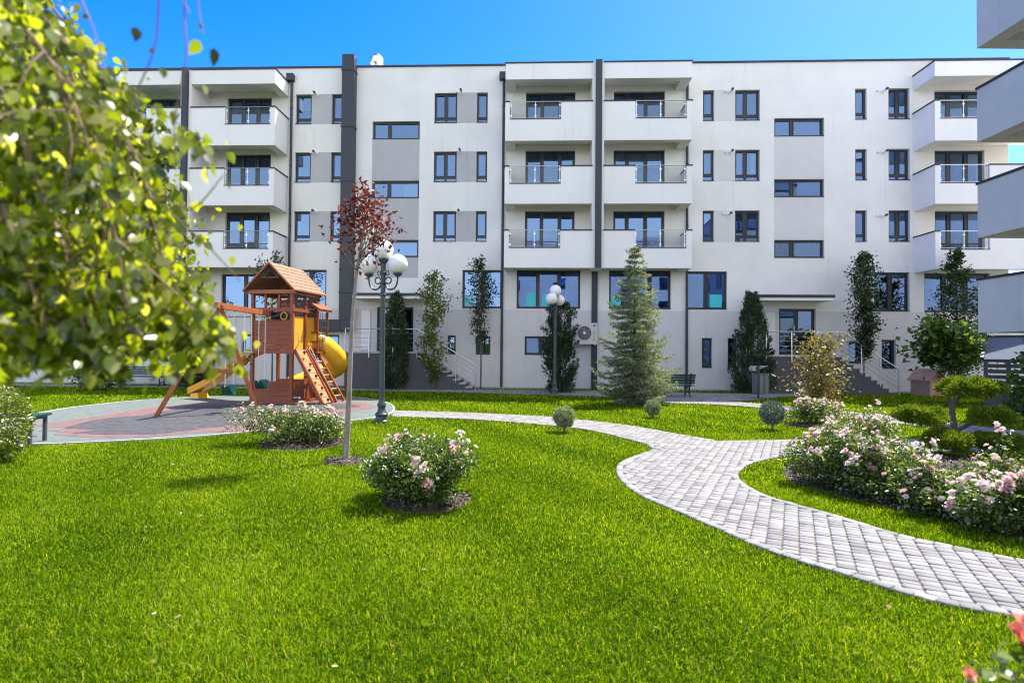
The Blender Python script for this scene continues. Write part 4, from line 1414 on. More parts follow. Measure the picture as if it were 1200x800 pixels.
# ================================================================== BENCHES
def bench(x, y, rz, L, label):
    t = empty('park_bench', (x, y, 0), rz, label, 'bench', 'green slatted park benches')
    b = MB()
    for i in range(5): b.box(-L / 2, L / 2, -.24 + i * .1, -.16 + i * .1, .44, .475)
    b.build('seat', M['bench_green'], t, bevel=.006)
    b = MB()
    for i in range(4):
        z0 = .52 + i * .098
        y0_ = .25 + i * .028
        b.hexa([(-L / 2, y0_, z0), (L / 2, y0_, z0), (L / 2, y0_ + .03, z0 + .005), (-L / 2, y0_ + .03, z0 + .005)],
               [(-L / 2, y0_ + .022, z0 + .082), (L / 2, y0_ + .022, z0 + .082), (L / 2, y0_ + .052, z0 + .087), (-L / 2, y0_ + .052, z0 + .087)])
    b.build('backrest', M['bench_green'], t, bevel=.005)
    for x_ in (-L / 2 + .18, L / 2 - .18):
        b = MB()
        b.tube(smooth_line([(x_, -.25, 0), (x_, -.17, .12), (x_, -.19, .3), (x_, -.23, .43)], 3), [.035, .03, .028, .028, .028, .028, .028, .028, .028, .03], 8)
        b.tube(smooth_line([(x_, .30, 0), (x_, .22, .14), (x_, .2, .3), (x_, .26, .5), (x_, .37, .93)], 3), .03, 8)
        b.tube([(x_, -.23, .43), (x_, .24, .43)], .025, 8)
        b.tube(smooth_line([(x_, -.17, .13), (x_, 0, .22), (x_, .21, .14)], 4), .018, 7)
        b.box(x_ - .045, x_ + .045, -.3, -.2, 0, .02).box(x_ - .045, x_ + .045, .25, .36, 0, .02)
        b.build('leg', M['black_iron'], t, smooth=True)
bench(6.15, 21.5, R(186), 1.7, 'green slatted bench half hidden behind the silvery spruce, seen from its back')
bench(-16.45, 24.7, R(4), 2.05, 'green slatted bench against the wall left of the swing frame')
# the bench end at the left edge
x, y = G(28, 523)
t = empty('garden_bench', (x, y, 0), R(8), 'backless bench with green slats and steel frame at the left edge of the playground', 'bench')
b = MB()
for i in range(4): b.box(-1.5, .15, .0 + i * .12, .105 + i * .12, .50, .54)
b.build('seat', M['bench_green'], t, bevel=.005)
for x_ in (-1.35, .06):
    b = MB()
    b.box(x_ - .025, x_ + .025, .02, .07, 0, .498).box(x_ - .025, x_ + .025, .4, .45, 0, .498).box(x_ - .024, x_ + .024, .071, .399, .45, .495)
    b.build('leg', M['bin_post'], t)
b = MB(); b.box(-1.32, .034, .22, .26, .12, .16); b.build('stretcher', M['steel'], t)

# ================================================================== LITTER BIN
x, y = G(887, 468)
t = empty('litter_bin', (x + .05, y, 0), R(-6), 'round grey metal litter bin on a post under a tilted rain hood', 'litter bin')
b = MB(); b.tube([(0, 0, 0), (0, 0, 1.27)], .045, 10); b.build('post', M['bin_post'], t, smooth=True)
b = MB(); b.lathe([(.24, .22), (.27, .23), (.27, .92), (.285, .93), (.285, .96), (.25, .96), (.25, .4), (.01, .38)], (.20, .33, 0), 26)
b.build('drum', M['bin_steel'], t, smooth=True)
b = MB()
for a in (0, math.pi): b.tube([(.20 + .285 * math.cos(a), .33, .2), (.20 + .285 * math.cos(a), .33, .98)], .022, 8)
b.build('drum_strap', M['bin_steel'], t, smooth=True)
b = MB()
prof = [(-.14, 1.05), (-.17, 1.14), (-.1, 1.24), (.38, 1.25), (.36, 1.225), (.0, 1.10), (-.08, 1.03)]
n = len(prof)
V = [(p[0], .08, p[1]) for p in prof] + [(p[0], .60, p[1]) for p in prof]
b.add(V, [tuple(range(n)), tuple(reversed(range(n, 2 * n)))] + [(i, n + i, n + (i + 1) % n, (i + 1) % n) for i in range(n)])
b.build('hood', M['steel'], t, bevel=.008)

# ================================================================== PLAYHOUSE BY THE WALL
x, y = 17.55, 22.9
t = empty('playhouse', (x, y, 0), R(18), 'small worn plywood playhouse with gabled roof near the wall corner', 'playhouse')
b = MB()
hw, dp, he, hr = .42, .8, .72, 1.08
for yy in (0, dp - .03):
    V = [(-hw, yy, 0), (hw, yy, 0), (hw, yy, he), (0, yy, hr), (-hw, yy, he)]
    V += [(p[0], p[1] + .03, p[2]) for p in V]
    b.add(V, [(0, 1, 2, 3, 4), (9, 8, 7, 6, 5)] + [(i, i + 5, (i + 1) % 5 + 5, (i + 1) % 5) for i in range(5)])
b.box(-hw, -hw + .03, .031, dp - .031, 0, he).box(hw - .03, hw, .031, dp - .031, 0, he)
b.build('wall', M['play_house'], t)
for sx in (-1, 1):
    b = MB()
    b.hexa([(sx * (hw + .1), -.08, he - .1), (sx * (hw + .1), dp + .08, he - .1), (0, dp + .08, hr + .005), (0, -.08, hr + .005)], [(sx * (hw + .1), -.08, he - .05), (sx * (hw + .1), dp + .08, he - .05), (0, dp + .08, hr + .05), (0, -.08, hr + .05)])
    b.build('roof', M['play_house'], t)
b = MB(); b.add([(-.22, -.004, .01), (.18, -.004, .01), (-.02, -.004, .3)], [(0, 1, 2)]); b.build('painted_triangle', M['orange_paint'], t)

# ================================================================== RAMP COVER AT THE RIGHT
gx, gy = at(1152, 440, 18.2)[:2]
t = empty('garage_ramp_cover', (gx, gy, 0), R(-43), 'dark slatted ramp enclosure with a sloping translucent roof at the right edge', 'ramp cover')
b = MB(); b.box(0, 3, 0, .18, -.1, .55).box(0, .18, .181, 2.1, -.1, .55); b.build('base_wall', M['dark_stucco'], t)
b = MB()
for x_ in (.05, .62, 1.7, 2.85): b.box(x_ - .05 if x_ > .1 else x_ - .04, x_ + .06, .03, .13, .551, 1.5)
b.box(-.03, 3, .02, .14, 1.501, 1.60)
b.build('post', M['anthracite'], t)
b = MB()
for i in range(5):
    z = .60 + i * .18
    b.box(.12, 3, .05, .09, z, z + .125)
b.build('slat_screen', M['anthracite'], t)
b = MB()
b.hexa([(.02, -.08, 1.58), (3, -.08, 1.58), (3, 2.1, 2.33), (.02, 2.1, 2.33)], [(.02, -.08, 1.60), (3, -.08, 1.60), (3, 2.1, 2.35), (.02, 2.1, 2.35)])
b.build('roof_sheet', M['poly_sheet'], t)
b = MB()
b.beam((-.02, -.1, 1.62), (-.02, 2.15, 2.39), .09, .1).beam((-.05, 2.13, 2.38), (3, 2.13, 2.38), .09, .1)
for x_ in (1.0, 2.0): b.beam((x_, -.08, 1.60), (x_, 2.1, 2.35), .02, .06)
b.box(-.06, .04, 2.08, 2.18, -.1, 2.33).box(2.9, 3.0, 2.08, 2.18, -.1, 2.33)
b.build('roof_frame', M['anthracite'], t)

# ================================================================== PLANTS
def jit(n, s): return rng.normal(0, s, (n, 3))

def young_tree(name, pos, H, z0, prof, nb, nl, L, W, lmat, label, bark='bark', tr=.03, lean=(0, 0), up=.75, ragged=.35, cat='tree', group=None, zt=None, big=False, ang=None):
    """trunk, limbs leaving it all the way up, leaves gathered along the limbs; prof(t) = crown radius at height fraction t"""
    t = empty(name, (pos[0], pos[1], 0), 0, label, cat, group)
    def axis(z):
        s = z / H
        return Vector((lean[0] * s * s + .02 * math.sin(s * 7), lean[1] * s * s + .02 * math.cos(s * 6), z))
    b = MB()
    zs_ = np.linspace(0, H * .97, 16)
    b.tube([axis(z) for z in zs_], [tr * (1 - .8 * (z / H)) + .004 for z in zs_], 9)
    limb = MB()
    P, Dr = [], []
    per = nl // nb
    for i in range(nb):
        u = (i + rng.uniform(0, 1)) / nb
        z = z0 + (H * .985 - z0) * u
        a = rng.uniform(0, 2 * math.pi) if ang is None else ang(i)
        rr = prof(u) * rng.uniform(1 - ragged, 1 + ragged * .6)
        h = rr * up * rng.uniform(.7, 1.3)
        s = axis(max(z - h * .8, z0 * .9))
        e = axis(min(z, H)) + Vector((math.cos(a) * rr, math.sin(a) * rr, h * .35))
        m_ = s.lerp(e, .5) + Vector((0, 0, -h * .12)) + Vector(rng.normal(0, .04, 3) * rr)
        pts = smooth_line([np.array(s), np.array(m_), np.array(e)], 4)
        r0 = max(.004, tr * .38 * (1 - u * .6))
        limb.tube([Vector(p) for p in pts], np.linspace(r0, .003, len(pts)), 5, cap=False)
        pts = np.array(pts)
        k = per
        tt = rng.beta(1.6, 1.0, k) * (len(pts) - 1)
        i0 = np.minimum(tt.astype(int), len(pts) - 2)
        fr_ = (tt - i0)[:, None]
        base = pts[i0] * (1 - fr_) + pts[i0 + 1] * fr_
        P.append(base + jit(k, 1) * (.05 + .16 * rr))
        dirn = unit(np.array(e) - np.array(s))
        Dr.append(unit(dirn * .6 + jit(k, .6)))
    b.build('trunk', M[bark], t, smooth=True)
    limb.build('branches', M[bark], t, smooth=True)
    P, Dr = np.concatenate(P), np.concatenate(Dr)
    Nn = rng.normal(0, .6, P.shape) + [0, 0, 1]
    g = (leaf_geo8 if big else leaf_geo)(P, Dr, Nn, L, W)
    np_obj('foliage', *g[:2], M[lmat], t, g[2])
    return t

def bump_prof(r, a=.25, b=.8):
    return lambda u: r * min(1, (u + .08) / a) * min(1, (1.06 - u) / (1 - b))

# red leaved tree
rx, ry = G(405, 541)
young_tree('red_plum_tree', (rx, ry), 4.3, 3.3, lambda u: .44 * (1.08 - .62 * u), 24, 720, .075, .055, 'red_leaf', 'slender young tree with maroon leaves and bare pale trunk on the lawn', 'bark_pale', .045, (.34, 0), .9)

# young trees near the building
def hz(px, py, Y): return at(px, py, Y)[2]
def gx_(px, Y, py=455): return at(px, py, Y)[0]
young_tree('young_tree', (gx_(508, 23.9), 23.9), hz(508, 319, 23.9), .45, bump_prof(.58, .3, .75), 36, 2300, .12, .10, 'yellow_leaf', 'young yellow-green leaved tree in front of the left entrance steps', 'bark', .04, (-.1, 0), 1.0, .45, zt=None)
young_tree('young_tree', (gx_(563, 24.4), 24.4), hz(563, 299, 24.4), 2.2, bump_prof(.62, .3, .7), 34, 1500, .11, .075, 'dark_leaf', 'thin dark leaved sapling before the big window left of the drainpipe', 'bark', .035, (-.15, 0), 1.0, .5)
young_tree('young_tree', (gx_(1012, 23.5), 23.5), hz(1012, 296, 23.5), 1.75, bump_prof(.52, .2, .75), 60, 4600, .11, .08, 'dark_leaf', 'dense dark columnar young tree beside the right entrance steps', 'bark_pale', .045, (.05, 0), 1.0, .25)
young_tree('young_tree', (gx_(1122, 22.6), 22.6), hz(1122, 291, 22.6), 1.0, lambda u: 1.25 * (1.03 - u) ** .8 * min(1, (u + .1) / .2), 56, 3800, .12, .09, 'dark_leaf', 'tall loose tapering tree behind the small round tree at right', 'bark', .05, (0, 0), .7, .4)
young_tree('young_tree', (gx_(203, 24.3), 24.3), 4.3, 2.6, bump_prof(.6), 20, 700, .11, .08, 'dark_leaf', 'thin trunked sapling left of the swing frame, crown behind birch leaves', 'bark', .035, (0, 0), 1.0)
young_tree('young_tree', (gx_(318, 23.6), 23.6), hz(318, 295, 23.6), 2.2, bump_prof(.55), 26, 900, .11, .08, 'dark_leaf', 'dark sapling whose top shows over the play tower roof', 'bark', .035, (0, 0), 1.0)
# round tree
young_tree('round_tree', (gx_(1112, 19.6), 19.6), hz(1112, 381, 19.6), 1.55, lambda u: .98 * math.sqrt(max(.02, 1 - (u * 1.05 - .18) ** 2)) , 60, 2600, .17, .15, 'green_leaf', 'small round headed tree with large bright leaves behind the cloud pruned juniper', 'bark', .05, (0, 0), .45, .45)
# leafy shrub at the right edge
young_tree('leafy_shrub', (gx_(1213, 14.2), 14.2), hz(1200, 418, 14.2), .25, bump_prof(.62, .2, .7), 26, 1100, .13, .11, 'green_leaf', 'bright green broad leaved shrub cut by the right edge in front of dark slats', 'bark', .03, (0, 0), .6, .4, cat='shrub')
# orange and green shrub
young_tree('photinia_shrub', (gx_(962, 18.4), 18.4), hz(962, 393, 18.4), .15, lambda u: .80 * min(1, (u + .3) / .4) * min(1, (1.12 - u) / .35), 44, 2300, .105, .065, 'mixed_leaf', 'open shrub with orange and yellow-green leaves before the right entrance', 'bark', .03, (0, 0), .8, .55, cat='shrub')

def cypress(pos, H, rad, label, name='cypress', npl=150, per=80, mat='conifer', low=.05, ragged=.25, top=1.0):
    """upright sprays leaving a central stem, each a plume of short flat twigs"""
    t = empty(name, (pos[0], pos[1], 0), 0, label, 'conifer', None)
    b = MB(); b.tube([(0, 0, 0), (0, 0, H * .5), (.02, 0, H * .9)], [.06, .04, .01], 8); b.build('trunk', M['bark'], t, smooth=True)
    P, Dr = [], []
    for i in range(npl):
        u = (i + rng.uniform(0, 1)) / npl
        a = rng.uniform(0, 2 * math.pi)
        r_ = rad(u) * rng.uniform(1 - ragged, 1 + ragged * .5)
        z = low + (H - low) * u
        h = (.22 + .30 * (1 - u)) * rng.uniform(.7, 1.4)
        s = np.array([.25 * r_ * math.cos(a), .25 * r_ * math.sin(a), max(0.03, z - h)])
        e = np.array([r_ * math.cos(a), r_ * math.sin(a), min(z + h * .35, H * (1 + .02 * rng.normal()))])
        tt = rng.beta(1.5, .9, per)[:, None]
        bend = np.array([math.cos(a), math.sin(a), 0]) * (.10 * r_)
        q = s * (1 - tt) + e * tt + bend * np.sin(tt * math.pi)
        wd = .10 * (1 - tt) + .03
        P.append(q + jit(per, 1) * wd)
        d = unit(e - s)
        Dr.append(unit(d + jit(per, .38) + [0, 0, .25]))
    P, Dr = np.concatenate(P), np.concatenate(Dr)
    g = leaf_geo(P, Dr, rng.normal(0, 1, P.shape), .12, .035, .1, .02)
    np_obj('foliage', *g[:2], M[mat], t, g[2])
    return t
cypress((gx_(463, 24.1), 24.1), hz(463, 344, 24.1), lambda u: .58 * min(1, (1.04 - u) / .55) ** .75 * min(1, (u + .5) / .6), 'narrow dark green cypress before the left entrance landing', npl=190, ragged=.12)
cypress((gx_(656, 23.0), 23.0), hz(655, 356, 23.0), lambda u: .64 * min(1, (1.12 - u) / .35) ** .6 * min(1, (u + .45) / .6), 'dark irregular cypress behind the farther lamp post', npl=170, ragged=.42)
cypress((gx_(881, 23.7), 23.7), hz(881, 344, 23.7), lambda u: .85 * min(1, (1.05 - u) / .75) ** .7 * min(1, (u + .5) / .6), 'dark blue-green cypress beside the litter bin, wider at its foot', npl=190, ragged=.25)
cypress((gx_(222, 24.2), 24.2), 2.3, lambda u: .62 * min(1, (1.05 - u) / .6) ** .7, 'short dark cypress behind the swing frame legs', npl=110, ragged=.3)

# spruce
def spruce(pos, H, Rb, label):
    t = empty('spruce_tree', (pos[0], pos[1], 0), 0, label, 'conifer')
    b = MB(); b.tube([(0, 0, 0), (.01, 0, H * .5), (0, 0, H)], [.075, .045, .008], 9); b.build('trunk', M['bark'], t, smooth=True)
    limb = MB()
    P, Dr, Rn = [], [], []
    z = .10
    while z < H * .99:
        u = z / H
        r0 = Rb * (1.0 - u) ** .82 * (.66 + .34 * min(1, u / .22)) + .06
        nbr = 7 if u < .6 else 6 if u < .85 else 5
        a0 = rng.uniform(0, 6.28)
        for k in range(nbr):
            a = a0 + 2 * math.pi * k / nbr + rng.normal(0, .14)
            r_ = r0 * rng.uniform(.55, 1.4)
            zz = z + rng.normal(0, .03)
            d = np.array([math.cos(a), math.sin(a), 0])
            sd = np.array([-d[1], d[0], 0])
            rise = .30 * r_ * (u - .22) + .02
            tip_up = .10 * r_
            n = 7
            tt = np.linspace(0, 1, n)[:, None]
            cen = np.array([0, 0, zz]) + d * r_ * tt + np.array([0, 0, 1]) * (rise * tt - .20 * r_ * np.sin(tt * math.pi * .75) + tip_up * tt ** 3)
            cen[:, 2] = np.maximum(cen[:, 2], .06)
            limb.tube([Vector(p) for p in cen], np.linspace(.014 * (1 - u) + .004, .002, n), 4, cap=False)
            # side twigs with needles
            nt = max(4, int(r_ * 13))
            for j in range(nt):
                f = (j + .6) / nt
                s0 = f * (n - 1)
                i0 = min(int(s0), n - 2)
                base = cen[i0] * (1 - (s0 - i0)) + cen[i0 + 1] * (s0 - i0)
                for sgn in (-1, 1):
                    tl_ = (.12 + .34 * r_ * (1 - f) ** .8) * rng.uniform(.7, 1.2)
                    td = unit(d * .75 + sd * sgn * .75 + np.array([0, 0, rng.normal(-.06, .12)]))
                    m_ = int(10 + tl_ * 36)
                    q = rng.uniform(0, 1, m_)[:, None]
                    pp = base + td * tl_ * q - np.array([0, 0, .10]) * (tl_ * q) ** 2
                    P.append(pp)
                    Dr.append(unit(td * .8 + jit(m_, .55)))
            q = rng.uniform(.55, 1, 14)
            pp = np.array([0, 0, zz]) + d * r_ * q[:, None]
            pp[:, 2] = np.interp(q, np.linspace(0, 1, n), cen[:, 2])
            P.append(pp); Dr.append(unit(d + jit(14, .5)))
        z += .19 if u < .75 else .2
    P.append(np.array([[0, 0, H - .02 * i] for i in range(18)])); Dr.append(unit(jit(18, .4) + [0, 0, 1]))
    limb.build('branches', M['bark'], t, smooth=True)
    P, Dr = np.concatenate(P), np.concatenate(Dr)
    g = leaf_geo(P, Dr, rng.normal(0, 1, P.shape), .078, .020, .1, .02)
    np_obj('foliage', *g[:2], M['spruce'], t, g[2])
    return t
sx, sy = G(743, 474)
spruce((sx, sy), hz(748, 289, sy), 1.28, 'large silvery green spruce on the middle lawn in front of the facade')

# small ball shrubs
def ball(pos, z, r_, mat, label, n=2600, blade=.035, w_=.012, flat=1.0, name='ball_shrub'):
    t = empty(name, (pos[0], pos[1], 0), 0, label, 'shrub')
    b = MB(); b.tube([(0, 0, 0), (.01, 0, z * .6), (0, 0, z)], [.022, .018, .012], 7)
    for a in np.linspace(0, 6.28, 7)[:-1]: b.tube([(0, 0, z * .55), (r_ * .6 * math.cos(a), r_ * .6 * math.sin(a), z + r_ * .2)], [.009, .003], 5, cap=False)
    b.build('stem', M['bark'], t, smooth=True)
    D = unit(rng.normal(0, 1, (n, 3)))
    lump = 1 + .09 * np.sin(D[:, 0] * 6 + 1) * np.cos(D[:, 2] * 5) + .08 * np.sin(D[:, 1] * 7)
    rad = r_ * lump * rng.beta(5, 1.1, n)
    P = D * rad[:, None] * [1, 1, flat] + [0, 0, z]
    g = leaf_geo(P, unit(D + jit(n, .6)), rng.normal(0, 1, P.shape), blade, w_, .1, .03)
    np_obj('foliage', *g[:2], M[mat], t, g[2])
    return t
ball(G(661, 507), .34, .215, 'spruce', 'small round grey-green topiary ball at the path bend near the lawn tip', 3000, .045, .018)
ball(G(765, 490), .28, .19, 'spruce', 'small grey-green topiary ball just in front of the spruce', 2200, .045, .018)
ball(G(905, 504), .40, .25, 'blue_spruce', 'small blue-grey dwarf spruce beside the paved path junction', 3600, .05, .014)

# cloud pruned juniper
jx, jy = at(1122, 470, 9.9)[:2]
jun = empty('cloud_juniper', (jx, jy, 0), 0, 'cloud pruned juniper with five flat green pads on bent trunks behind the roses', 'topiary shrub')
def jl(px, py, Y):
    p = at(px, py, Y)
    return (p[0] - jx, p[1] - jy, p[2])
pads = [(1137, 455, 9.9, .60, .23), (1079, 487, 9.7, .46, .23), (1161, 487, 9.6, .42, .17), (1110, 517, 9.4, .44, .25), (1166, 517, 9.5, .44, .2), (1187, 458, 11.5, .0, .0)]
b = MB()
root = (jl(1122, 530, 9.9)[0], 0, 0)
tj = jl(1118, 500, 9.85)
b.tube(smooth_line([np.array(root), np.array([root[0] - .04, 0, .25]), np.array(tj), np.array(jl(1116, 476, 9.9)), np.array(jl(1124, 464, 9.9))], 4), np.linspace(.065, .035, 17), 8)
for q in ((1079, 487, 9.7), (1155, 484, 9.6), (1110, 512, 9.4), (1166, 515, 9.5)):
    b.tube(smooth_line([np.array(tj) + [0, 0, -.08], (np.array(tj) + np.array(jl(*q))) / 2 + [0, 0, -.07], np.array(jl(*q))], 4), np.linspace(.04, .02, 9), 7)
b.build('trunk', M['bark'], jun, smooth=True)
for (px, py, Y, r_, h_) in pads:
    if r_ == 0: continue
    c = np.array(jl(px, py, Y))
    PP, DD = [], []
    for q_ in range(int(95 * r_)):                    # the pad is built of many small upright tufts
        d0 = unit(rng.normal(0, 1, 3) * [1, 1, .8] + [0, 0, .15])
        cc = c + d0 * rng.uniform(.55, .98) * np.array([r_ - .09, r_ * .85 - .08, max(.05, h_ - .085)])
        rt = rng.uniform(.06, .11)
        m_ = int(rng.integers(190, 330))
        dd = unit(rng.normal(0, 1, (m_, 3)))
        PP.append(cc + dd * (rng.beta(2.5, 1, m_) * rt)[:, None] * [1, 1, .85])
        DD.append(unit(dd * .7 + d0 * .5 + rng.normal(0, .35, (m_, 3)) + [0, 0, .3]))
    P, up_ = np.concatenate(PP), np.concatenate(DD)
    g = leaf_geo(P, up_, rng.normal(0, 1, P.shape), .062, .016, .1, .02)
    np_obj('foliage_pad', *g[:2], M['juniper'], jun, g[2])

# ------------------------------------------------------------------ rose bushes
def rose_mesh(name, mat, r_, seed):
    q = np.random.default_rng(seed)
    Ps, Ds, Ns, Ls = [], [], [], []
    V, F_, Rn = [], [], []
    o = 0
    for ring, (cnt, tilt_, rr) in enumerate([(4, .25, .35), (5, .65, .7), (6, 1.15, 1.0)]):
        for k in range(cnt):
            a = 2 * math.pi * (k + .5 * ring) / cnt + q.normal(0, .15)
            tl_ = tilt_ + q.normal(0, .1)
            d = np.array([math.cos(a) * math.sin(tl_), math.sin(a) * math.sin(tl_), math.cos(tl_)])
            s = np.array([-math.sin(a), math.cos(a), 0])
            up_ = np.cross(s, d)
            L_, W_ = r_ * (.75 + .25 * rr), r_ * .62
            base = np.array([math.cos(a), math.sin(a), 0]) * r_ * .08 * ring
            pts = [base, base + d * L_ * .5 + s * W_ * .6 - up_ * .12 * r_, base + d * L_ + s * W_ * .35 + up_ * -.02 * r_, base + d * L_ - s * W_ * .35 - up_ * .02 * r_, base + d * L_ * .5 - s * W_ * .6 - up_ * .12 * r_]
            V += pts
            F_ += [(o, o + 1, o + 2), (o, o + 2, o + 3), (o, o + 3, o + 4)]
            Rn += [q.uniform(0, 1)] * 3
            o += 5
    ob = np_obj(name, np.array(V), np.array(F_), mat, None, np.array(Rn))
    me = ob.data
    bpy.data.objects.remove(ob)
    return me
ROSE = [rose_mesh('blossom', M['petal'], .034, 1), rose_mesh('blossom', M['petal'], .028, 2), rose_mesh('blossom', M['petal_pink'], .032, 3), rose_mesh('blossom', M['petal'], .024, 4)]

def rose_bush(pos, rx_, ry_, H, nl, nf, label, pink=.2, name='rose_bush', leafL=.045, rot=0, mat='rose_leaf', shoots=8, fl_scale=1.0, side=None):
    t = empty(name, (pos[0], pos[1], 0), rot, label, 'rose bush', 'flowering rose bushes in the lawn')
    lobes = []
    for i in range(12):
        a = rng.uniform(0, 6.28); q = math.sqrt(rng.uniform(0, 1)) * .72
        lobes.append((rx_ * q * math.cos(a), ry_ * q * math.sin(a), H * rng.uniform(.24, .66), rng.uniform(.28, .50)))
    b = MB()
    ends = []
    for i in range(26):
        a = rng.uniform(0, 6.28); q = math.sqrt(rng.uniform(.05, 1))
        e = np.array([rx_ * q * .95 * math.cos(a), ry_ * q * .95 * math.sin(a), H * (1 - .55 * q * q) * rng.uniform(.55, 1.12)])
        s = np.array([rx_ * .25 * q * math.cos(a), ry_ * .25 * q * math.sin(a), 0.02])
        m_ = (s + e) / 2 + np.array([-.05 * math.cos(a), -.05 * math.sin(a), .05])
        b.tube([Vector(p) for p in smooth_line([s, m_, e], 3)], np.linspace(.008, .003, 7), 5, cap=False)
        ends.append(e)
    for i in range(shoots):
        e = ends[rng.integers(len(ends))]
        e2 = e + np.array([rng.normal(0, .10), rng.normal(0, .10), rng.uniform(.08, .2)])
        b.tube([e - [0, 0, .1], (e + e2) / 2 + rng.normal(0, .01, 3), e2], [.004, .0035, .003], 4, cap=False)
        ends.append(e2)
    b.build('stems', M['stem'], t, smooth=True)
    P = []
    for (x, y, z, rr) in lobes:
        n = int(nl * .55 / len(lobes))
        D = unit(rng.normal(0, 1, (n, 3)))
        D[:, 2] = np.where(rng.uniform(0, 1, n) < .35, np.abs(D[:, 2]), D[:, 2])
        P.append(D * rng.beta(3.2, 1.2, n)[:, None] * [rr * rx_ * 1.15, rr * ry_ * 1.15, H * rr * .98] + [x, y, z])
    n = nl - sum(len(p) for p in P)
    k = rng.integers(len(ends), size=n)
    E_ = np.array(ends)[k]
    P.append(E_ * rng.uniform(.45, 1.0, (n, 1)) * [1, 1, 1] + rng.normal(0, .05, (n, 3)))
    P = np.concatenate(P)
    P[:, 2] = np.clip(P[:, 2], .03, None)
    Dr = unit(P * [1, 1, .5] / max(rx_, .1) + rng.normal(0, .8, P.shape) + [0, 0, .1])
    g = leaf_geo(P, Dr, rng.normal(0, .7, P.shape) + [0, 0, 1], leafL, leafL * .62)
    np_obj('foliage', *g[:2], M[mat], t, g[2])
    # blossoms: clusters near the shoot ends and over the upper shell
    cnt = 0
    shell = P[np.argsort(-(P[:, 2] / H + .55 * np.hypot(P[:, 0] / rx_, P[:, 1] / ry_)))][: max(60, nl // 7)]
    while cnt < nf:
        c = (np.array(ends[rng.integers(len(ends))]) if rng.uniform() < .45 else shell[rng.integers(len(shell))])
        c = c + np.array([0, 0, .02])
        out = unit(np.array([c[0] / rx_, c[1] / ry_, .9]))
        for j in range(min(nf - cnt, int(rng.integers(1, 6)))):
            me = ROSE[2] if rng.uniform() < pink else ROSE[[0, 1, 3][int(rng.integers(3))]]
            o = bpy.data.objects.new('blossom', me)
            o.parent = t
            p = c + rng.normal(0, .035, 3)
            o.location = p
            dv = Vector(unit(out + rng.normal(0, .45, 3) + [0, -.1, 0]))
            o.rotation_euler = dv.to_track_quat('Z', 'Y').to_euler()
            s = rng.uniform(.7, 1.3) * fl_scale
            o.scale = (s, s, s)
            col.objects.link(o)
            cnt += 1
    return t

bed('mulch_bed', None, (rx, ry, .33))
fx, fy = G(497, 592)
bed('mulch_bed', None, (fx, fy + .14, .5))
lx, ly = G(342, 522)
bed('mulch_bed', None, (lx + .15, ly + .2, .78))
bed('mulch_bed', [(930, 566), (920, 556), (925, 545), (960, 538), (1040, 534), (1140, 536), (1260, 545), (1320, 600), (1280, 645), (1190, 632), (1120, 612), (1050, 598), (990, 583)])
sx2, sy2 = G(960, 500)
bed('mulch_bed', None, (sx2, sy2 + .1, .7))

rose_bush((fx, fy + .15), .74, .58, .76, 10500, 135, 'pale pink rose bush standing alone in the front lawn', .2, shoots=12)
rose_bush((lx - .08, ly + .2), 1.05, .62, .72, 8500, 190, 'wide low pink rose bush between the playground and the red tree', .35, fl_scale=1.0)
rose_bush((sx2, sy2 + .2), .80, .55, .68, 5200, 150, 'pale rose bush behind the dwarf blue spruce, below the orange shrub', .3, mat='rose_leaf', fl_scale=1.1)
# big bed on the island
for (px, py, rx_, ry_, H, nl, nf, lab, pk, fs) in [
    (990, 577, .66, .60, .78, 7500, 150, 'leftmost pale pink rose bush of the island bed, at the rounded lawn tip', .15, 1.0),
    (1062, 592, .62, .56, .66, 6500, 110, 'creamy rose bush of the island bed, second from its left tip', .12, 1.0),
    (1140, 614, .62, .54, .48, 6500, 110, 'pink and cream rose bush of the island bed below the juniper trunk', .25, 1.05),
    (1200, 634, .48, .48, .58, 4600, 110, 'rose bush cut by the right edge with dense peach blossoms', .2, 1.25),
    (1018, 545, .78, .5, .82, 6000, 170, 'pale rose bush at the back of the island bed, left of the juniper', .2, 1.05),
    (1205, 575, .6, .5, .36, 3600, 80, 'pale rose bush behind the edge bush at right, below the juniper pads', .2, 1.0)]:
    x, y = G(px, py)
    rose_bush((x, y + .25), rx_, ry_, H, nl, nf, lab, pk, fl_scale=fs)
# dark bush with flowers by the left lawn
x, y = G(112, 458)
rose_bush((x, y), 1.15, .7, 1.45, 4200, 45, 'tall dark shrub rose with a few pink blooms left of the bench', .8, leafL=.075, mat='dark_leaf', fl_scale=2.0)

# clipped bush at the left edge
x, y = G(-22, 543)
t = empty('hedge_bush', (x, y, 0), 0, 'bright green clipped bush cut by the left edge of the picture', 'shrub')
b = MB()
for a in np.linspace(0, 6.28, 9)[:-1]: b.tube([(0, 0, 0), (.3 * math.cos(a), .3 * math.sin(a), .9)], [.02, .006], 6, cap=False)
b.build('stems', M['bark'], t)
n = 5200
D = unit(rng.normal(0, 1, (n, 3)))
lump = 1 + .1 * np.sin(D[:, 0] * 6) * np.cos(D[:, 2] * 5) + .06 * np.sin(D[:, 1] * 9)
P = D * (lump * rng.beta(5, 1, n))[:, None] * [.56, .56, .62] + [0, 0, .60]
P[:, 2] = np.clip(P[:, 2], .02, None)
g = leaf_geo(P, unit(D + jit(n, .6)), D + jit(n, .5), .06, .035)
np_obj('foliage', *g[:2], M['yellow_leaf'], t, g[2])

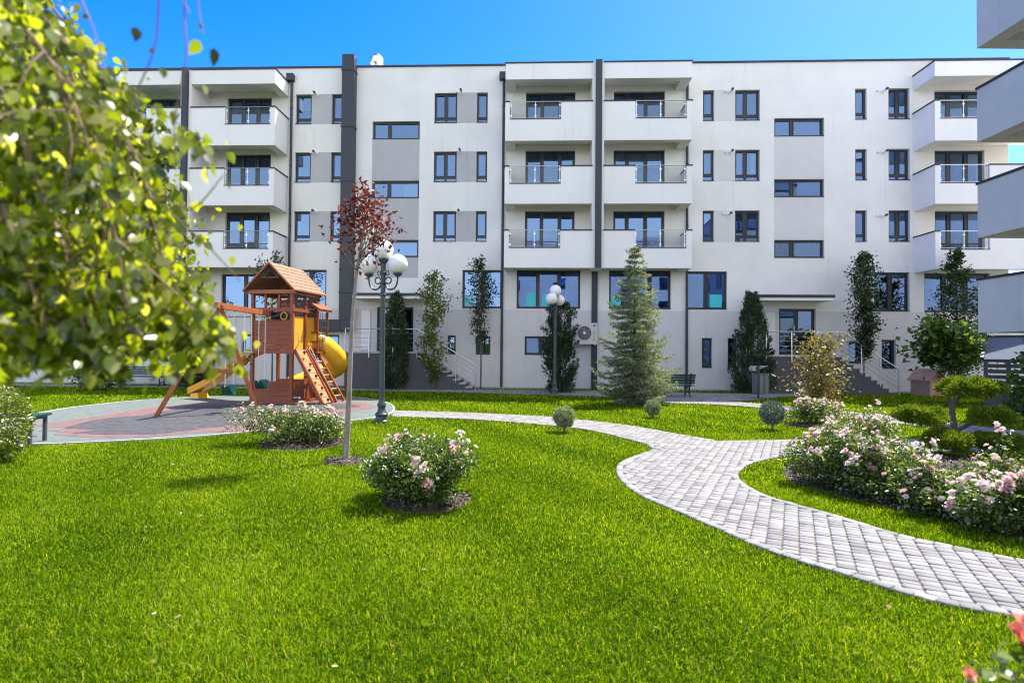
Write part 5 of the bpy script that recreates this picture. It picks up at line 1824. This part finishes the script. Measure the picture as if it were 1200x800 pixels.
# coral rose close to the viewer, bottom right
cx_, cy_, cz_ = at(1196, 746, 1.5)
t = empty('coral_rose', (cx_ + .12, cy_ + .05, 0), 0, 'coral rose bloom with blurred leaves close up in the bottom right corner', 'rose bush')
b = MB()
lo = lambda px, py, Y=1.5: np.array(at(px, py, Y)) - np.array([cx_ + .12, cy_ + .05, 0])
tips = [lo(1196, 750), lo(1140, 795, 1.45), lo(1186, 790, 1.42), lo(1230, 770, 1.5)]
for q in tips:
    b.tube([Vector(p) for p in smooth_line([np.array([.02, .02, 0]), np.array([.1, .05, .45]), q * [1, 1, .93] + [.02, 0, 0], q], 4)], np.linspace(.007, .003, 13), 6, cap=False)
b.build('stems', M['stem'], t, smooth=True)
P = []
for q in [lo(1196, 775), lo(1185, 790, 1.45), lo(1225, 780), lo(1150, 800, 1.45)]:
    P.append(q + rng.normal(0, .022, (9, 3)))
P = np.concatenate(P)
g = leaf_geo8(P, rng.normal(0, 1, P.shape) * [1, 1, .3], rng.normal(0, .4, P.shape) + [0, -.2, 1], .05, .032)
np_obj('foliage', *g[:2], M['rose_leaf'], t, g[2])
cm = [rose_mesh('blossom', M['petal_coral'], .045, 11), rose_mesh('blossom', M['petal_coral'], .018, 12)]
for q, me, s in [(lo(1197, 752), cm[0], 1.0), (lo(1206, 738, 1.52), cm[0], .9), (lo(1188, 742, 1.53), cm[0], .6), (lo(1135, 790, 1.45), cm[1], 1.0)]:
    o = bpy.data.objects.new('blossom', me); o.parent = t; o.location = q; o.scale = (s,) * 3
    o.rotation_euler = (R(40), R(-25), rng.uniform(0, 6)); col.objects.link(o)

# ------------------------------------------------------------------ birch hanging in from the left
bx, by = -2.6, 2.2
birch = empty('birch_tree', (bx, by, 0), 0, 'weeping birch with sunlit yellow-green leaves hanging close up on the left', 'tree')
b = MB()
b.tube([(0, 0, 0), (.03, .05, 1.6), (.1, .0, 3.2), (.15, 0, 5.0)], [.12, .10, .08, .05], 12)
b.build('trunk', M['bark_pale'], birch, smooth=True)
br = MB()
P, Dr, Nn, Ls = [], [], [], []
def lb(px, py, Y): return np.array(at(px, py, Y)) - np.array([bx, by, 0])
# each drooping branch: polyline given by its course in space; leaves hang along it
def droop(pts, r0, nleaf, spread, leafs=.052, side=5, start=.0):
    pts = np.array(smooth_line(pts, 5))
    pts = pts[:max(6, int((pts[:, 2] > 1.70).sum()))]
    br.tube([Vector(p) for p in pts], np.linspace(r0, .0016, len(pts)), 6, cap=False)
    k = nleaf
    tt = start + (1 - start) * rng.uniform(0, 1, k)
    s_ = tt * (len(pts) - 1)
    i0 = np.minimum(s_.astype(int), len(pts) - 2)
    f = (s_ - i0)[:, None]
    base = pts[i0] * (1 - f) + pts[i0 + 1] * f
    P.append(base + rng.normal(0, spread, (k, 3)) + [0, 0, -spread * .3])
    Dr.append(rng.normal(0, .55, (k, 3)) + [0, 0, -1.0])
    for j in range(side + 3):
        i = int(rng.uniform(.2, .9) * (len(pts) - 2))
        p0 = pts[i]
        d = rng.normal(0, .05, 3) + [0.02, 0, -.10]
        e = p0 + d * 2.4
        if e[2] < 1.66: continue
        br.tube([Vector(p0), Vector((p0 + e) / 2 + rng.normal(0, .012, 3)), Vector(e)], [.003, .0024, .0014], 4, cap=False)
        m_ = int(nleaf * .10) + 2
        q = rng.uniform(.2, 1, (m_, 1))
        P.append(p0 * (1 - q) + e * q + rng.normal(0, .014, (m_, 3)))
        Dr.append(rng.normal(0, .55, (m_, 3)) + [0, 0, -1.0])
mains = [
    ([(-90, 180, 1.9), (-20, 240, 1.8), (40, 300, 1.75), (90, 360, 1.7), (120, 430, 1.7)], .008, 170, .07),
    ([(-90, 200, 1.5), (-20, 290, 1.4), (30, 360, 1.35), (60, 410, 1.3)], .007, 150, .06),
    ([(-90, 60, 2.4), (-20, 120, 2.4), (30, 220, 2.4), (70, 330, 2.4), (95, 415, 2.4)], .008, 200, .09),
    ([(-90, 150, 3.0), (-30, 220, 3.0), (20, 300, 3.0), (60, 380, 3.0), (80, 420, 3.0)], .009, 220, .10),
    ([(-60, 250, 2.0), (20, 320, 2.0), (90, 380, 2.0), (170, 420, 2.0)], .007, 150, .07),
    ([(-60, 200, 2.2), (40, 260, 2.2), (120, 320, 2.2), (190, 380, 2.2), (215, 420, 2.2)], .007, 170, .07),
    ([(-90, -30, 1.7), (-30, 30, 1.6), (0, 120, 1.6), (30, 220, 1.55), (50, 300, 1.5)], .008, 160, .06),
    # long limb arching over from the trunk and down to the lower right
    ([(-60, -60, 1.9), (50, 20, 1.7), (115, 110, 1.55), (165, 200, 1.5), (190, 300, 1.45), (212, 350, 1.45), (242, 392, 1.45)], .010, 120, .040),
    ([(-80, -20, 1.8), (0, 40, 1.6), (60, 140, 1.5), (120, 240, 1.45), (170, 330, 1.4), (218, 385, 1.4), (240, 408, 1.4)], .009, 130, .045),
    ([(-90, 40, 1.7), (-10, 90, 1.5), (40, 200, 1.4), (80, 300, 1.35), (130, 380, 1.3), (160, 425, 1.3)], .008, 150, .05),
    ([(-90, 120, 1.6), (-20, 190, 1.4), (20, 290, 1.3), (50, 370, 1.25), (75, 425, 1.25)], .008, 150, .05),
    ([(-90, 250, 1.5), (-30, 300, 1.35), (0, 360, 1.3), (20, 420, 1.3)], .007, 120, .05),
    ([(-60, -60, 2.2), (40, -10, 2.2), (100, 60, 2.2), (150, 140, 2.2), (190, 230, 2.2), (225, 300, 2.2)], .008, 120, .06),
    ([(-80, -60, 2.6), (20, 20, 2.6), (80, 120, 2.6), (130, 240, 2.6), (160, 340, 2.6), (185, 405, 2.6)], .009, 190, .09),
    ([(-80, 0, 2.9), (-10, 80, 2.9), (40, 190, 2.9), (80, 310, 2.9), (110, 400, 2.9)], .009, 200, .10),
    ([(-80, 80, 2.7), (-30, 160, 2.7), (0, 260, 2.7), (20, 350, 2.7), (30, 420, 2.7)], .009, 190, .10),
    ([(-80, -80, 1.6), (0, -30, 1.5), (60, 30, 1.5), (90, 110, 1.5), (110, 180, 1.5)], .008, 110, .045),
    ([(-80, -40, 3.2), (20, 40, 3.2), (90, 150, 3.2), (130, 260, 3.2), (200, 330, 3.2), (225, 390, 3.2)], .009, 190, .09),
    ([(-60, -90, 3.0), (60, 30, 3.0), (130, 120, 3.0), (185, 210, 3.0), (215, 290, 3.0)], .008, 130, .07),
    ([(-70, 60, 2.2), (0, 120, 2.2), (60, 230, 2.2), (110, 330, 2.2), (130, 410, 2.2)], .008, 170, .07),
    ([(-70, 140, 2.0), (-20, 230, 2.0), (30, 330, 2.0), (60, 420, 2.0)], .008, 160, .07),
    ([(-30, -60, 1.35), (20, 20, 1.3), (70, 90, 1.3), (110, 190, 1.3), (140, 300, 1.3), (150, 390, 1.3)], .007, 100, .035),
    ([(-60, 10, 2.4), (40, 70, 2.4), (120, 190, 2.4), (175, 300, 2.4), (218, 372, 2.4)], .008, 170, .06),
]
for pl_, r0, nlf, spd in mains:
    droop([lb(*q) for q in pl_], r0, int(nlf * 2.6), spd, side=12)
# thin dangling twigs against the sky and the few large leaves on them
def dangle(pl_, leaves_):
    pts = [lb(*q) for q in pl_]
    sm = smooth_line(pts, 5)
    br.tube([Vector(p) for p in sm], np.linspace(.003, .0012, len(sm)), 5, cap=False)
    for (px, py, Y) in leaves_:
        q = lb(px, py, Y)
        P.append(q[None]); Dr.append(np.array([[rng.normal(0, .3), rng.normal(0, .2), -1.0]]))
dangle([(190, -60, 1.25), (186, 0, 1.25), (180, 60, 1.25), (150, 130, 1.25), (140, 170, 1.25)], [(160, 32, 1.25), (177, 55, 1.25), (146, 68, 1.25), (190, 78, 1.27), (130, 92, 1.25)])
dangle([(222, -60, 1.3), (216, 10, 1.3), (218, 70, 1.3), (205, 140, 1.3), (206, 200, 1.3)], [(216, 3, 1.3), (240, 100, 1.3), (198, 135, 1.3), (218, 160, 1.3), (205, 175, 1.3), (226, 180, 1.3)])
dangle([(234, -60, 1.3), (232, 0, 1.3), (238, 40, 1.3)], [(236, 28, 1.3), (234, 48, 1.3), (251, 56, 1.3)])
dangle([(60, -60, 1.4), (95, 0, 1.4), (115, 50, 1.4), (120, 80, 1.4)], [(108, 60, 1.4), (122, 82, 1.4), (95, 20, 1.4)])
dangle([(190, 230, 1.35), (225, 245, 1.35), (262, 205, 1.35)], [(250, 190, 1.35), (265, 210, 1.35), (240, 196, 1.35), (243, 180, 1.35)])
dangle([(200, 250, 1.35), (245, 290, 1.35), (282, 330, 1.35)], [(272, 300, 1.35), (235, 275, 1.35)])
br.build('branches', M['twig'], birch, smooth=True)
P, Dr = np.concatenate(P), np.concatenate(Dr)
kp = P[:, 2] > 1.68 + rng.normal(0, .02, len(P))      # the skirt of the crown ends at head height
P, Dr = P[kp], Dr[kp]
Nn = rng.normal(0, .6, P.shape) + [.35, -.4, .55]
g = leaf_geo8(P, Dr, Nn, .031, .023, .5)
np_obj('foliage', *g[:2], M['birch_leaf'], birch, g[2])

# ================================================================== GRASS
def grass():
    bands = [(2.2, 4.5, 8000, .043, .0048), (4.5, 7.5, 5200, .042, .0060), (7.5, 12, 2400, .042, .0085), (12, 18, 800, .052, .013), (18, 26.5, 260, .07, .024)]
    noP = [polyA, polyB, polyC, pg] + beds
    VV, FF, RR = [], [], []
    off = 0
    for (d0, d1, dens, L_, W_) in bands:
        xm = d1 * .95 + 1.2
        n = int((d1 - d0) * 2 * xm * dens)
        P = np.stack([rng.uniform(-xm, xm, n), rng.uniform(d0, d1, n)], 1)
        P = P[np.abs(P[:, 0]) < P[:, 1] * .95 + 1.2]
        P = P[P[:, 1] < D0 - .0406 * P[:, 0] - .06]
        keep = np.ones(len(P), bool)
        for q in noP: keep &= ~inpoly(P, q)
        P = P[keep]
        n = len(P)
        pat = .5 + .28 * np.sin(P[:, 0] * 1.1 + 1.3 * np.sin(P[:, 1] * .7)) * np.cos(P[:, 1] * .9 + .8 * np.sin(P[:, 0] * .6)) + .2 * np.sin(P[:, 0] * 3.3 + P[:, 1] * 2.1)
        l = L_ * rng.uniform(.6, 1.35, n) * (.9 + .2 * pat)
        a = rng.uniform(0, 2 * math.pi, n)
        lean = np.abs(rng.normal(.62, .38, n)).clip(0, 1.3)
        hd = np.stack([np.cos(a), np.sin(a)], 1)
        f = rng.uniform(0, 2 * math.pi, n)
        sd = np.stack([np.cos(f), np.sin(f)], 1) * (W_ * rng.uniform(.7, 1.3, n) / 2)[:, None]
        z1 = l * .55
        V = np.zeros((n, 5, 3))
        V[:, 0, :2] = P - sd; V[:, 1, :2] = P + sd
        m_ = P + hd * (l * lean * .35)[:, None]
        V[:, 2, :2] = m_ + sd * .8; V[:, 3, :2] = m_ - sd * .8
        V[:, 2, 2] = V[:, 3, 2] = z1
        V[:, 4, :2] = P + hd * (l * lean * 1.05)[:, None]
        V[:, 4, 2] = l * np.sqrt(np.clip(1 - (lean * .8) ** 2, .15, 1)) 
        k = np.arange(n)[:, None] * 5 + off
        F_ = np.concatenate([k + [0, 1, 2], k + [0, 2, 3], k + [3, 2, 4]], 1).reshape(-1, 3)
        rn = np.clip(rng.normal(.42, .29, n) + (pat - .5) * .36, 0, 1)
        dry = rng.uniform(0, 1, n) < .025
        rn[dry] = 1
        VV.append(V.reshape(-1, 3)); FF.append(F_); RR.append(np.repeat(rn, 3))
        off += n * 5
    np_obj('grass', np.concatenate(VV), np.concatenate(FF), M['grass'], None, np.concatenate(RR), kind='stuff')
grass()
# a few dry leaves lying on the lawn
n = 70
P = np.stack([rng.uniform(-5, 3.5, n), rng.uniform(3, 9, n)], 1)
keep = np.ones(n, bool)
for q in [polyA, polyB, pg]: keep &= ~inpoly(P, q)
P = P[keep]
n = len(P)
g = leaf_geo8(np.c_[P, rng.uniform(.035, .06, n)], rng.normal(0, 1, (n, 3)) * [1, 1, .25], rng.normal(0, .45, (n, 3)) + [0, 0, 1], .035, .024)
np_obj('fallen_leaves', *g[:2], M['litter'], None, g[2], kind='stuff')
